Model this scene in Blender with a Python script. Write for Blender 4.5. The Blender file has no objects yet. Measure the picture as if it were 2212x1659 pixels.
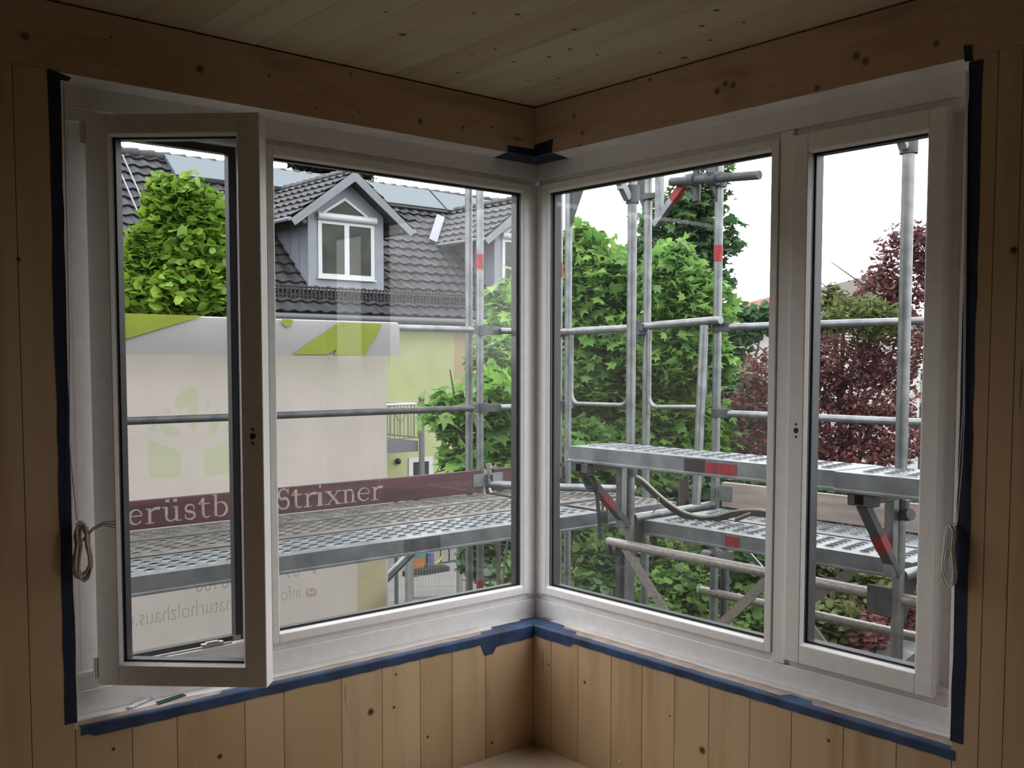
import bpy, bmesh, math, random
import numpy as np
from mathutils import Vector, Matrix
random.seed(7)
# ------------------------------------------------------------------ camera
W, H, F = 2212, 1659, 2170.31
YAW, PITCH, ROLL, PY = math.radians(49.309), math.radians(-3.5115), math.radians(0.0536), 83.14
CAM = np.array([-2.5399, -2.8265, 1.475])
_fw = np.array([math.cos(YAW)*math.cos(PITCH), math.sin(YAW)*math.cos(PITCH), math.sin(PITCH)])
_rt = np.array([math.sin(YAW), -math.cos(YAW), 0.0]); _up = np.cross(_rt, _fw)
RT = _rt*math.cos(ROLL)+_up*math.sin(ROLL); UP = -_rt*math.sin(ROLL)+_up*math.cos(ROLL)
def ray(x, y): return RT*(x-W/2)/F - UP*(y-H/2-PY)/F + _fw
def far(x, y, d): return CAM+ray(x, y)*d
def onx(x, y, X): r = ray(x, y); return CAM+r*(X-CAM[0])/r[0]
def ony(x, y, Y): r = ray(x, y); return CAM+r*(Y-CAM[1])/r[1]
def onz(x, y, Z): r = ray(x, y); return CAM+r*(Z-CAM[2])/r[2]
sc = bpy.context.scene
cd = bpy.data.cameras.new('camera'); cam = bpy.data.objects.new('camera', cd)
sc.collection.objects.link(cam); sc.camera = cam
cd.sensor_width = 36; cd.lens = F/W*36; cd.shift_y = PY/W; cd.clip_start = .05; cd.clip_end = 400
m3 = Matrix((RT, UP, -_fw)).transposed()
cam.matrix_world = Matrix.Translation(Vector(CAM)) @ m3.to_4x4()
# ------------------------------------------------------------------ light
SKY = 5.4
w = bpy.data.worlds.new('overcast_sky'); sc.world = w; w.use_nodes = True
nt = w.node_tree; bg = nt.nodes['Background']
tc = nt.nodes.new('ShaderNodeTexCoord'); sp = nt.nodes.new('ShaderNodeSeparateXYZ')
cr = nt.nodes.new('ShaderNodeValToRGB'); mr = nt.nodes.new('ShaderNodeMapRange')
nt.links.new(tc.outputs['Generated'], sp.inputs[0]); nt.links.new(sp.outputs['Z'], mr.inputs[0])
mr.inputs[1].default_value = -1; mr.inputs[2].default_value = 1
nt.links.new(mr.outputs[0], cr.inputs[0]); nt.links.new(cr.outputs[0], bg.inputs[0])
cr.color_ramp.elements[0].position = .495; cr.color_ramp.elements[0].color = (.09, .10, .07, 1)
cr.color_ramp.elements[1].position = .505; cr.color_ramp.elements[1].color = (.97, .975, .985, 1)
bg.inputs[1].default_value = SKY
for nm, loc, rot, sx, sy in (('daylight_portal_left', (-.78, .26, 1.35), (-math.pi/2, 0, 0), 1.9, 1.8), ('daylight_portal_right', (.26, -.76, 1.35), (0, math.pi/2, 0), 1.8, 1.9)):
    l = bpy.data.lights.new(nm, 'AREA'); l.shape = 'RECTANGLE'; l.size = sx; l.size_y = sy; l.cycles.is_portal = True
    o = bpy.data.objects.new(nm, l); o.location = loc; o.rotation_euler = rot; sc.collection.objects.link(o)
v = sc.view_settings; v.view_transform = 'Standard'; v.look = 'None'; v.exposure = 0.0; v.gamma = 1; v.use_curve_mapping = False
cy = sc.cycles; cy.max_bounces = 10; cy.diffuse_bounces = 7; cy.glossy_bounces = 4; cy.transparent_max_bounces = 24
cy.caustics_reflective = False; cy.caustics_refractive = False; cy.sample_clamp_indirect = 6; cy.use_denoising = True
# ------------------------------------------------------------------ materials
def lin(c):
    return tuple((x/12.92 if x <= .04045 else ((x+.055)/1.055)**2.4) for x in (i/255 for i in c))
G = [1.0]   # scales all outdoor colours down to offset the strong sky
def mat(name, col, rough=.6, metal=0, noise=0, nscale=8, stretch=(1, 1, 1), bump=0, spec=.4, trans=0, attr=0, col2=None):
    col = tuple(x*G[0] for x in col); col2 = tuple(x*G[0] for x in col2) if col2 else None
    m = bpy.data.materials.new(name); m.use_nodes = True; n = m.node_tree.nodes; L = m.node_tree.links; b = n['Principled BSDF']
    b.inputs['Base Color'].default_value = (*col, 1); b.inputs['Roughness'].default_value = rough
    b.inputs['Metallic'].default_value = metal; b.inputs['Specular IOR Level'].default_value = spec
    src = None
    if noise or bump:
        g = n.new('ShaderNodeNewGeometry'); mp = n.new('ShaderNodeMapping'); mp.inputs['Scale'].default_value = stretch
        no = n.new('ShaderNodeTexNoise'); no.inputs['Scale'].default_value = nscale; no.inputs['Detail'].default_value = 5
        L.new(g.outputs['Position'], mp.inputs[0]); L.new(mp.outputs[0], no.inputs[0])
        if noise:
            mx = n.new('ShaderNodeMix'); mx.data_type = 'RGBA'
            c2 = col2 or tuple(x*(1-noise) for x in col)
            mx.inputs[6].default_value = (*[min(1, x*(1+noise*.5)) for x in col], 1); mx.inputs[7].default_value = (*c2, 1)
            r = n.new('ShaderNodeMapRange'); r.inputs[1].default_value = .35; r.inputs[2].default_value = .65
            L.new(no.outputs[0], r.inputs[0]); L.new(r.outputs[0], mx.inputs[0]); src = mx.outputs[2]
            L.new(src, b.inputs['Base Color'])
        if bump:
            bp = n.new('ShaderNodeBump'); bp.inputs['Strength'].default_value = bump; bp.inputs['Distance'].default_value = .01
            L.new(no.outputs[0], bp.inputs['Height']); L.new(bp.outputs[0], b.inputs['Normal'])
    if attr:
        a = n.new('ShaderNodeAttribute'); a.attribute_name = 'rnd'
        mx = n.new('ShaderNodeMix'); mx.data_type = 'RGBA'
        if src: L.new(src, mx.inputs[6])
        else: mx.inputs[6].default_value = (*col, 1)
        mx.inputs[7].default_value = (*(col2 or tuple(x*(1-attr) for x in col)), 1)
        L.new(a.outputs['Fac'], mx.inputs[0]); src = mx.outputs[2]; L.new(src, b.inputs['Base Color'])
    if trans:
        t = n.new('ShaderNodeBsdfTranslucent'); ms = n.new('ShaderNodeMixShader'); ms.inputs[0].default_value = trans
        if src: L.new(src, t.inputs[0])
        else: t.inputs[0].default_value = (*col, 1)
        L.new(b.outputs[0], ms.inputs[1]); L.new(t.outputs[0], ms.inputs[2]); L.new(ms.outputs[0], n['Material Output'].inputs[0])
    return m
def glass(name, tint, veil=.02, refl=1.0):
    m = bpy.data.materials.new(name); m.use_nodes = True; n = m.node_tree.nodes; L = m.node_tree.links; n.remove(n['Principled BSDF'])
    t = n.new('ShaderNodeBsdfTransparent'); t.inputs[0].default_value = (*tint, 1)
    g = n.new('ShaderNodeBsdfGlossy'); g.inputs['Roughness'].default_value = 0
    f = n.new('ShaderNodeFresnel'); ge = n.new('ShaderNodeNewGeometry'); ir = n.new('ShaderNodeMapRange'); ir.inputs[3].default_value = 1.5; ir.inputs[4].default_value = 1/1.5
    L.new(ge.outputs['Backfacing'], ir.inputs[0]); L.new(ir.outputs[0], f.inputs[0])
    mu = n.new('ShaderNodeMath'); mu.operation = 'MULTIPLY'; mu.inputs[1].default_value = refl; L.new(f.outputs[0], mu.inputs[0])
    d = n.new('ShaderNodeBsdfDiffuse'); d.inputs[0].default_value = (.8, .8, .8, 1)
    a = n.new('ShaderNodeMixShader'); a.inputs[0].default_value = veil; L.new(t.outputs[0], a.inputs[1]); L.new(d.outputs[0], a.inputs[2])  # pale diffuse veil in the pane stands in for hazy glare
    s = n.new('ShaderNodeMixShader'); L.new(mu.outputs[0], s.inputs[0]); L.new(a.outputs[0], s.inputs[1]); L.new(g.outputs[0], s.inputs[2])
    L.new(s.outputs[0], n['Material Output'].inputs[0]); return m
def wood(name, col, grain, knots=(), rough=.7, speckle=26, dark=(.10, .05, .03)):
    """grain: scale vector (small along the grain). knots: (position, radius)"""
    m = bpy.data.materials.new(name); m.use_nodes = True; n = m.node_tree.nodes; L = m.node_tree.links; b = n['Principled BSDF']
    b.inputs['Roughness'].default_value = rough; b.inputs['Specular IOR Level'].default_value = .2
    g = n.new('ShaderNodeNewGeometry'); mp = n.new('ShaderNodeMapping'); mp.inputs['Scale'].default_value = grain
    L.new(g.outputs['Position'], mp.inputs[0])
    at = n.new('ShaderNodeAttribute'); at.attribute_name = 'rnd'
    ad = n.new('ShaderNodeVectorMath'); ad.operation = 'MULTIPLY_ADD'
    cmb = n.new('ShaderNodeCombineXYZ')
    for i in range(3): L.new(at.outputs['Fac'], cmb.inputs[i])
    ad.inputs[1].default_value = (37, 37, 37); L.new(cmb.outputs[0], ad.inputs[0]); L.new(mp.outputs[0], ad.inputs[2])
    def noise(sc_, det):
        no = n.new('ShaderNodeTexNoise'); no.inputs['Scale'].default_value = sc_; no.inputs['Detail'].default_value = det
        L.new(ad.outputs[0], no.inputs[0]); return no.outputs[0]
    def mixc(fac, a, c, mode='MIX'):
        mx = n.new('ShaderNodeMix'); mx.data_type = 'RGBA'; mx.blend_type = mode
        if isinstance(fac, float): mx.inputs[0].default_value = fac
        else: L.new(fac, mx.inputs[0])
        if isinstance(a, tuple): mx.inputs[6].default_value = (*a, 1)
        else: L.new(a, mx.inputs[6])
        if isinstance(c, tuple): mx.inputs[7].default_value = (*c, 1)
        else: L.new(c, mx.inputs[7])
        return mx.outputs[2]
    def rng(x, a, c, lo=0, hi=1):
        r = n.new('ShaderNodeMapRange'); r.inputs[1].default_value = a; r.inputs[2].default_value = c
        r.inputs[3].default_value = lo; r.inputs[4].default_value = hi; L.new(x, r.inputs[0]); return r.outputs[0]
    c = mixc(rng(at.outputs['Fac'], 0, 1, 0, .8), col, (col[0]*.80, col[1]*.78, col[2]*.72))
    c = mixc(rng(noise(1.2, 3), .35, .7), c, (col[0]*.78, col[1]*.70, col[2]*.62))
    c = mixc(rng(noise(9, 6), .52, .72, 0, .55), c, (col[0]*.5, col[1]*.40, col[2]*.30))
    c = mixc(rng(noise(speckle, 2), .70, .76, 0, .7), c, dark)
    kf = None
    for p, r in knots:
        d = n.new('ShaderNodeVectorMath'); d.operation = 'DISTANCE'; d.inputs[1].default_value = tuple(float(x) for x in p)
        L.new(g.outputs['Position'], d.inputs[0]); k = rng(d.outputs['Value'], r*.55, r*1.25, 1, 0)
        if kf is None: kf = k
        else:
            mxm = n.new('ShaderNodeMath'); mxm.operation = 'MAXIMUM'; L.new(kf, mxm.inputs[0]); L.new(k, mxm.inputs[1]); kf = mxm.outputs[0]
    if kf is not None: c = mixc(kf, c, dark)
    L.new(c, b.inputs['Base Color'])
    bp = n.new('ShaderNodeBump'); bp.inputs['Strength'].default_value = .25; bp.inputs['Distance'].default_value = .002
    L.new(noise(9, 6), bp.inputs['Height']); L.new(bp.outputs[0], b.inputs['Normal'])
    return m
# ------------------------------------------------------------------ mesh helpers
WL = {}
def setp(o, label=None, cat=None, group=None, kind=None):
    if label: o['label'] = label
    if cat: o['category'] = cat
    if group: o['group'] = group
    if kind: o['kind'] = kind
    return o
def root(name, loc, label=None, cat=None, group=None, kind=None, parent=None):
    o = bpy.data.objects.new(name, None); o.empty_display_size = .1; sc.collection.objects.link(o)
    loc = Vector(loc); WL[o.name] = loc.copy()
    if parent: o.parent = parent; loc = loc-WL[parent.name]
    o.location = loc
    return setp(o, label, cat, group, kind)
class MB:
    def __init__(s): s.v = []; s.f = []; s.r = []
    def add(s, vs, fs, r=0.0):
        k = len(s.v); s.v += [tuple(map(float, p)) for p in vs]; s.f += [tuple(i+k for i in f) for f in fs]; s.r += [r]*len(fs); return s
    def hexa(s, c, r=0.0):  # c: 8 corners, first 4 one side ring, last 4 the other
        return s.add(c, [(0, 1, 2, 3), (7, 6, 5, 4), (0, 4, 5, 1), (1, 5, 6, 2), (2, 6, 7, 3), (3, 7, 4, 0)], r)
    def box(s, a, b, r=0.0, T=None):
        (x0, y0, z0), (x1, y1, z1) = a, b
        c = [(x0, y0, z0), (x1, y0, z0), (x1, y1, z0), (x0, y1, z0), (x0, y0, z1), (x1, y0, z1), (x1, y1, z1), (x0, y1, z1)]
        if T: c = [T(*p) for p in c]
        return s.hexa(c, r)
    def bar(s, p, q, wd, th, up=(0, 0, 1), r=0.0):
        p, q = Vector(p), Vector(q); d = (q-p).normalized(); u = Vector(up)
        a = d.cross(u).normalized(); b = a.cross(d).normalized(); a = a*(wd/2); b = b*(th/2)
        return s.hexa([p-a-b, p+a-b, p+a+b, p-a+b, q-a-b, q+a-b, q+a+b, q-a+b], r)
    def tube(s, p, q, rad, n=14, rad2=None, cap=True):
        return s.path([p, q], rad, n, cap, rad2)
    def path(s, pts, rad, n=10, cap=True, rad2=None):
        pts = [Vector(p) for p in pts]; m = len(pts); rings = []
        ref = None
        for i, p in enumerate(pts):
            d = (pts[min(i+1, m-1)]-pts[max(i-1, 0)]).normalized()
            if ref is None:
                ref = d.cross(Vector((0, 0, 1)) if abs(d.z) < .9 else Vector((1, 0, 0))).normalized()
            a = (ref-d*ref.dot(d)).normalized(); ref = a; b = d.cross(a)
            rr = rad if rad2 is None else rad+(rad2-rad)*i/(m-1)
            rings.append([p+(a*math.cos(t)+b*math.sin(t))*rr for t in (2*math.pi*j/n for j in range(n))])
        vs = [x for g in rings for x in g]; fs = []
        for i in range(m-1):
            for j in range(n):
                fs.append((i*n+j, i*n+(j+1) % n, (i+1)*n+(j+1) % n, (i+1)*n+j))
        if cap: fs += [tuple(range(n-1, -1, -1)), tuple((m-1)*n+j for j in range(n))]
        return s.add(vs, fs)
    def prism(s, pts, ext, r=0.0):
        pts = [Vector(p) for p in pts]; e = Vector(ext); n = len(pts)
        return s.add(pts+[p+e for p in pts], [tuple(range(n)), tuple(range(2*n-1, n-1, -1))]+[(i, i+n, (i+1) % n+n, (i+1) % n) for i in range(n)], r)
    def ball(s, c, rad, n=10, m=6, sc_=(1, 1, 1)):
        vs = []; fs = []
        for i in range(m+1):
            t = math.pi*i/m
            for j in range(n):
                p = 2*math.pi*j/n; vs.append((c[0]+rad*sc_[0]*math.sin(t)*math.cos(p), c[1]+rad*sc_[1]*math.sin(t)*math.sin(p), c[2]+rad*sc_[2]*math.cos(t)))
        for i in range(m):
            for j in range(n): fs.append((i*n+j, i*n+(j+1) % n, (i+1)*n+(j+1) % n, (i+1)*n+j))
        return s.add(vs, fs)
    def build(s, name, m, parent=None, bevel=0, smooth=False, label=None, cat=None, group=None, kind=None, recalc=True):
        me = bpy.data.meshes.new(name); V = np.array(s.v, float)
        lo, hi = V.min(0), V.max(0); og = Vector(((lo[0]+hi[0])/2, (lo[1]+hi[1])/2, lo[2]))
        V = V-np.array(og)
        me.from_pydata(V.tolist(), [], s.f)
        at = me.attributes.new('rnd', 'FLOAT', 'FACE'); at.data.foreach_set('value', s.r)
        me.update()
        if recalc:
            b = bmesh.new(); b.from_mesh(me); bmesh.ops.recalc_face_normals(b, faces=b.faces); b.to_mesh(me); b.free()
        if smooth:
            me.polygons.foreach_set('use_smooth', [True]*len(me.polygons)); me.set_sharp_from_angle(angle=math.radians(40))
        me.materials.append(m)
        o = bpy.data.objects.new(name, me); sc.collection.objects.link(o); WL[o.name] = og.copy()
        if parent: o.parent = parent; og = og-WL[parent.name]
        o.location = og
        if bevel:
            bv = o.modifiers.new('bevel', 'BEVEL'); bv.width = bevel; bv.segments = 2; bv.limit_method = 'ANGLE'; bv.angle_limit = .7
        return setp(o, label, cat, group, kind)
# wall coordinates: s along the wall from the room corner, d outwards, z up
TL = lambda s, d, z: (-s, d, z)
TR = lambda s, d, z: (d, -s, z)

# ------------------------------------------------------------------ room
ZC, ZT, ZB, RV = 2.418, 2.235, .464, .104       # ceiling, opening top, opening bottom, reveal depth
SL, SR = 1.688, 1.632                            # opening widths
RX = 4.4
kL = [(ony(*p, 0), r) for p, r in (((801, 1538), .013), ((851, 1528), .006), ((475, 1634), .009), ((245, 1618), .006), ((855, 1457), .005), ((924, 1592), .006), ((1062, 1605), .006), ((40, 560), .006))]
kR = [(onx(*p, 0), r) for p, r in (((1517, 1621), .013), ((1263, 1474), .007), ((1790, 1600), .006), ((1447, 1547), .004), ((1185, 1437), .005), ((2190, 540), .01))]
kB = [(ony(*p, 0), r) for p, r in (((432, 149), .012), ((581, 163), .006), ((757, 159), .006), ((908, 262), .011), ((1000, 276), .006), ((54, 78), .012), ((684, 233), .005), ((776, 242), .005), ((240, 80), .005), ((1063, 275), .006))] + \
     [(onx(*p, 0), r) for p, r in (((1252, 317), .009), ((1404, 172), .007), ((1549, 197), .012), ((1583, 184), .011), ((1567, 181), .01), ((1765, 190), .010), ((1850, 120), .012), ((1870, 132), .012), ((1258, 287), .009), ((1240, 250), .008), ((2023, 94), .009))]
kC = [(onz(*p, ZC), r) for p, r in (((870, 75), .012), ((1023, 28), .007), ((834, 26), .006), ((1110, 134), .006), ((1118, 31), .009), ((1240, 64), .009), ((1231, 106), .008), ((1548, 22), .009), ((1516, 56), .009), ((1607, 48), .007), ((1535, 87), .008), ((1425, 114), .006), ((1478, 125), .012), ((1290, 119), .006), ((1204, 182), .006), ((1140, 174), .006), ((1206, 168), .006), ((1186, 123), .007), ((989, 157), .007), ((1070, 106), .006), ((1020, 118), .005))]
SPR = (.64, .49, .32)
m_wallL = wood('spruce_boards_left', SPR, (1, 1, .09), kL)
m_wallR = wood('spruce_boards_right', SPR, (1, 1, .09), kR)
m_beam = wood('spruce_beam', (.64, .47, .335), (.35, .35, 1.5), kB, speckle=20, dark=(.20, .12, .075))
m_beamR = m_beam
m_ceil = wood('spruce_ceiling', (.58, .53, .38), (1, .09, 1), kC, speckle=16)
m_floor = wood('floor_screed', (.50, .42, .33), (1, 1, 1))
m_bare = mat('bare_board_edge', (.42, .33, .27), .85, noise=.2, nscale=15)
m_paint = mat('white_window_paint', (.86, .84, .835), .45, noise=.04, nscale=30)
m_plaster = mat('white_sill_paint', (.76, .74, .73), .8, noise=.12, nscale=7, stretch=(1, 1, 6), bump=.4)
def boards(b, T, edges, z0, z1, d0=0.0, d1=.10, gap=.0016):
    for a, c in zip(edges[:-1], edges[1:]):
        b.box((a+gap/2, d0, z0), (c-gap/2, d1, z1), random.random(), T)
def wall(name, T, So, seams_mid, seams_side, m):
    b = MB()
    boards(b, T, [0.0]+seams_mid+[So], 0, ZB)
    boards(b, T, [So]+seams_side+[RX], 0, ZT)
    b.box((0, .1, 0), (So, .2, ZB), .5, T)
    if T is TL: b.box((-.2, .0005, 0), (-.0005, .2, ZB-.0005), .5, T); b.box((So, .1, 0), (RX, .2, ZT), .5, T)
    o = b.build(name, m, kind='structure')
    bv = o.modifiers.new('bevel', 'BEVEL'); bv.width = .0008; bv.segments = 1
    return o
wall('wall_left', TL, SL, [.237, .392, .532, .69, .848, 1.058, 1.19, 1.403, 1.534], [1.80, 2.03, 2.2, 2.41, 2.6, 2.8, 3.05, 3.3, 3.6, 3.9, 4.15], m_wallL)
wall('wall_right', TR, SR, [.10, .244, .411, .557, .70, .843, 1.0, 1.149, 1.32, 1.48], [1.70, 1.76, 1.93, 2.14, 2.3, 2.5, 2.7, 2.95, 3.2, 3.4, 3.65, 3.9, 4.15], m_wallR)
MB().box((-.1, 0, ZT+.0005), (RX, .2, ZC-.006), .2, TL).build('trim_1', m_beam, kind='structure')
MB().box((.0005, 0, ZT+.0005), (RX, .2, ZC-.006), .7, TR).build('trim_2', m_beamR, kind='structure')
b = MB(); x = -RX
while x < .2:
    x2 = min(x+random.choice((.12, .16, .2)), .2); b.box((x+.0006, -RX, ZC), (x2-.0006, .2, ZC+.12), random.random()); x = x2
b.build('ceiling', m_ceil, kind='structure')
MB().box((-RX, -RX, -.12), (.2, .2, 0)).build('floor', m_floor, kind='structure')
# rear walls of the room, without openings, boards darkened to hold back bounced light
def rear(name, T, m, holes):
    b = MB(); edges = [0.0]
    while edges[-1] < RX: edges.append(min(RX, edges[-1]+random.choice((.14, .19, .23))))
    for a, c in zip(edges[:-1], edges[1:]):
        mid = (a+c)/2; zs = [(0, ZC)]
        for h0, h1, z0, z1 in holes:
            if h0 < mid < h1: zs = [(0, z0), (z1, ZC)]
        for z0, z1 in zs:
            if z1 > z0+.01: b.box((a+.0008, 0, z0), (c-.0008, .12, z1), random.random(), T)
    b.build(name, m, kind='structure')
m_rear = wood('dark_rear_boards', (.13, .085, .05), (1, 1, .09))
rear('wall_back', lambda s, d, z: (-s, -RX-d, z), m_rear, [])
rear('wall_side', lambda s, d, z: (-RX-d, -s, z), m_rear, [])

# ------------------------------------------------------------------ windows
m_clad = mat('anthracite_cladding', (.035, .037, .042), .45)
m_gask = mat('black_gasket', (.012, .012, .013), .6)
m_metal = mat('zinc_fitting', (.75, .76, .78), .28, metal=1)
m_hole = mat('bored_hole', (.05, .035, .03), .9)
m_pane = glass('window_glass', (.92, .92, .92), .018, .42)
def ring(b, T, s0, s1, z0, z1, ws, wz, d0, d1):   # four bars of a frame round an opening s0..s1, z0..z1
    b.box((s0-ws, d0, z0-wz), (s0, d1, z1+wz), 0, T); b.box((s1, d0, z0-wz), (s1+ws, d1, z1+wz), 0, T)
    b.box((s0, d0, z0-wz), (s1, d1, z0), 0, T); b.box((s0, d0, z1), (s1, d1, z1+wz), 0, T)
GZ0, GZ1, CZ0, CZ1, KZ0, KZ1 = .595, 2.117, .617, 2.09, .553, 2.150
def bead(b, T, s0, s1, z0, z1, d0, d1, c=.007):  # sloping glazing bead
    def q(s, z, k): return T(s, d0 if k else d1, z)
    o = [(s0-c, z0-c), (s1+c, z0-c), (s1+c, z1+c), (s0-c, z1+c)]; i = [(s0, z0), (s1, z0), (s1, z1), (s0, z1)]
    vs = [q(*p, 1) for p in o]+[q(*p, 0) for p in i]+[T(*(p[0], d1+.004, p[1])) for p in i]
    fs = []
    for k in range(4):
        j = (k+1) % 4; fs += [(k, j, j+4, k+4), (k+4, j+4, j+8, k+8)]
    b.add(vs, fs)
def window(name, T, label, g0, g1, c0, c1, hg0, hg1, so):
    """g: fixed glass, c: casement leaf extent, hg: casement glass, so: opening width"""
    w_ = root(name, T(.8, .15, ZB), kind='structure')
    b = MB(); D0, D1 = RV, .172
    c_s = -.172 if T is TL else -.1035
    b.box((c_s, D0, ZB+.001), (so+.05, D1, KZ0-.020), 0, T)            # bottom rail
    b.box((c_s, D0+.011, KZ0-.020), (so+.05, D1, KZ0+.012), 0, T)
    b.box((c_s, D0+.012, KZ0+.012), (so+.05, D1, KZ0+.03), 0, T)
    b.box((c_s, D0, KZ1+.022), (so+.05, D1, ZT), 0, T)
    b.box((c_s, D0+.011, KZ1-.012), (so+.05, D1, KZ1+.022), 0, T)
    b.box((c_s, D0, KZ0), (g0-.034, D1, KZ1), 0, T)                     # corner post
    b.box((g1+.036, D0-.002, KZ0-.018), (c0-.004, D1, KZ1+.02), 0, T)      # mullion
    b.box((g1+.034, D0+.014, KZ0-.018), (c0+.006, D1, KZ1+.02), 0, T)
    b.box((c1+.004, D0+.034, KZ0-.018), (c1+.045, D1, KZ1+.02), 0, T); b.box((c1-.052, .136, KZ0), (c1+.02, D1+.009, KZ1), 0, T)      # jamb rebate
    b.box((c1+.042, D0-.006, KZ0-.03), (so+.05, D1, KZ1+.03), 0, T)
    b.build('frame', m_paint, w_, bevel=.0025)
    b = MB(); ring(b, T, g0-.007, g1+.007, GZ0-.007, GZ1+.007, .026, .028, RV-.006, .14)
    b.build('fixed_sash', m_paint, w_, bevel=.0025)
    b = MB(); bead(b, T, g0, g1, GZ0, GZ1, RV-.005, RV+.006); b.build('glazing_bead', m_paint, w_)
    b = MB(); ring(b, T, g0+.001, g1-.001, GZ0+.001, GZ1-.001, .02, .02, RV+.008, RV+.014); ring(b, T, g0+.004, g1-.004, GZ0+.004, GZ1-.004, .02, .02, RV+.026, RV+.03)
    b.build('gasket', m_gask, w_)
    b = MB(); ring(b, T, g0+.001, g1-.001, GZ0+.001, GZ1-.001, .06, .05, RV+.03, RV+.062); b.build('outer_cladding', m_clad, w_)
    b = MB(); b.box((g0-.01, RV+.018, GZ0-.01), (g1+.01, RV+.022, GZ1+.01), 0, T); b.build('glass', m_pane, w_)
    # cladding round the casement opening
    b = MB(); ring(b, T, c0+.030, c1-.053, KZ0+.045, KZ1-.035, .024, .04, .150, .178); b.build('outer_cladding', m_clad, w_)
    return w_
def casement(parent, P, wd, g0, g1, dirn, hinge=False):
    """leaf: P(u, t, z), u 0..wd across the leaf, t thickness outwards"""
    c = root('casement', P(wd/2, .03, KZ0), parent=parent)
    b = MB(); sw = .007
    b.box((0, 0, KZ0), (g0-sw, .062, KZ1), 0, P); b.box((g1+sw, 0, KZ0), (wd, .062, KZ1), 0, P)
    b.box((g0-sw, 0, KZ0), (g1+sw, .062, CZ0-sw), 0, P); b.box((g0-sw, 0, CZ1+sw), (g1+sw, .062, KZ1), 0, P)
    b.build('sash_frame', m_paint, c, bevel=.003)
    b = MB(); bead(b, P, g0, g1, CZ0, CZ1, .001, .012); b.build('glazing_bead', m_paint, c)
    b = MB(); ring(b, P, g0+.001, g1-.001, CZ0+.001, CZ1-.001, .02, .02, .014, .020); ring(b, P, g0+.003, g1-.003, CZ0+.003, CZ1-.003, .02, .02, .030, .0345)
    b.build('gasket', m_gask, c)
    b = MB(); ring(b, P, g0+.001, g1-.001, CZ0+.001, CZ1-.001, .045, .045, .035, .072); b.build('outer_cladding', m_clad, c)
    b = MB(); b.box((g0-.006, .024, CZ0-.006), (g1+.006, .028, CZ1+.006), 0, P); b.build('glass', m_pane, c)
    u = wd-.030 if dirn > 0 else .030; zc = 1.265; b = MB()
    for dz, r in ((0, .0085), (.019, .0038), (-.019, .0038)):
        p = Vector(P(u, -.0006, zc+dz)); q = Vector(P(u, .004, zc+dz)); b.tube(p, q, r, 14)
    b.build('handle_hole', m_hole, c)
    if hinge:
        b = MB()
        for z in (KZ0+.05, KZ1-.05): b.tube(P(-.006, .0, z-.03), P(-.006, .0, z+.03), .007, 10)
        b.build('hinge', m_metal, c, smooth=True)
    return c
w1 = window('window_1', TL, '', -.030, 1.011, 1.115, 1.605, 0, 0, SL)
hx, hy = -1.603, .068; fx, fy = -1.250, -.268
wd = math.hypot(fx-hx, fy-hy); ux, uy = (fx-hx)/wd, (fy-hy)/wd; nx, ny = -uy, ux   # outwards normal
if ny < 0: nx, ny = -nx, -ny
PL = lambda u, t, z: (hx+ux*u+nx*t, hy+uy*u+ny*t, z)
casement(w1, PL, wd, .070, .420, 1, True)
w2 = window('window_2', TR, '', -.032, .970, 1.055, 1.530, 0, 0, SR)
PR = lambda u, t, z: (RV-.012+t, -1.055-u, z)
casement(w2, PR, .475, .061, .4175, -1)
# fittings on the open rebate
b = MB(); zf = KZ0+.031
b.box((1.17, .122, zf), (1.56, .132, zf+.004), 0, TL); b.box((1.2, .118, zf+.004), (1.27, .136, zf+.012), 0, TL)
b.box((1.215, .121, zf+.012), (1.255, .133, zf+.016), 0, TL); b.box((1.14, .124, zf+.004), (1.165, .13, zf+.02), 0, TL)
b.build('striker_rail', m_metal, w1)
# reveal paint: top, bottom, sides
def strip(T, s0, s1, fa, fb, axis, fixed, th, m, name, kind=None, n=60, **kw):
    """thin strip from s0 to s1; edges fa(s), fb(s) along the other axis; axis 'd' (horizontal) or 'z' (vertical face)"""
    b = MB(); vs = []; 
    for i in range(n+1):
        s = s0+(s1-s0)*i/n
        for e in (fa(s), fb(s)):
            for t in (0, th):
                vs.append(T(s, e, fixed+t) if axis == 'd' else T(s, fixed-t, e))
    fs = []
    for i in range(n):
        k = 4*i; fs += [(k, k+2, k+6, k+4), (k+1, k+5, k+7, k+3), (k, k+4, k+5, k+1), (k+2, k+3, k+7, k+6)]
    fs += [(0, 1, 3, 2), (4*n, 4*n+2, 4*n+3, 4*n+1)]
    b.add(vs, fs); return b.build(name, m, kind=kind, **kw)
def jag(base, amp, seed, f=1.0):
    R = random.Random(seed); a = [R.uniform(-1, 1) for _ in range(400)]
    def g(s):
        x = (s+2)*22*f; i = int(x) % 398; t = x-int(x); return base+amp*(a[i]*(1-t)+a[i+1]*t)
    return g
strip(TL, -.0005, SL, lambda s: .09, lambda s: .001, 'd', ZB, .0005, m_bare, 'trim_3', kind='structure')
strip(TR, .0, SR, lambda s: .09, lambda s: .001, 'd', ZB, .0005, m_bare, 'trim_10', kind='structure')
strip(TL, -.104, SL, lambda s: max(RV, 0)+.002, jag(.058, .005, 1), 'd', ZB, .0012, m_plaster, 'trim_4', kind='structure')
strip(TR, .0005, SR, lambda s: RV+.002, jag(.072, .006, 2), 'd', ZB, .0012, m_plaster, 'trim_5', kind='structure')
MB().box((-.104, .001, ZT-.0015), (SL-.001, RV+.02, ZT-.0002), 0, TL).build('trim_6', m_plaster, kind='structure')
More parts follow.
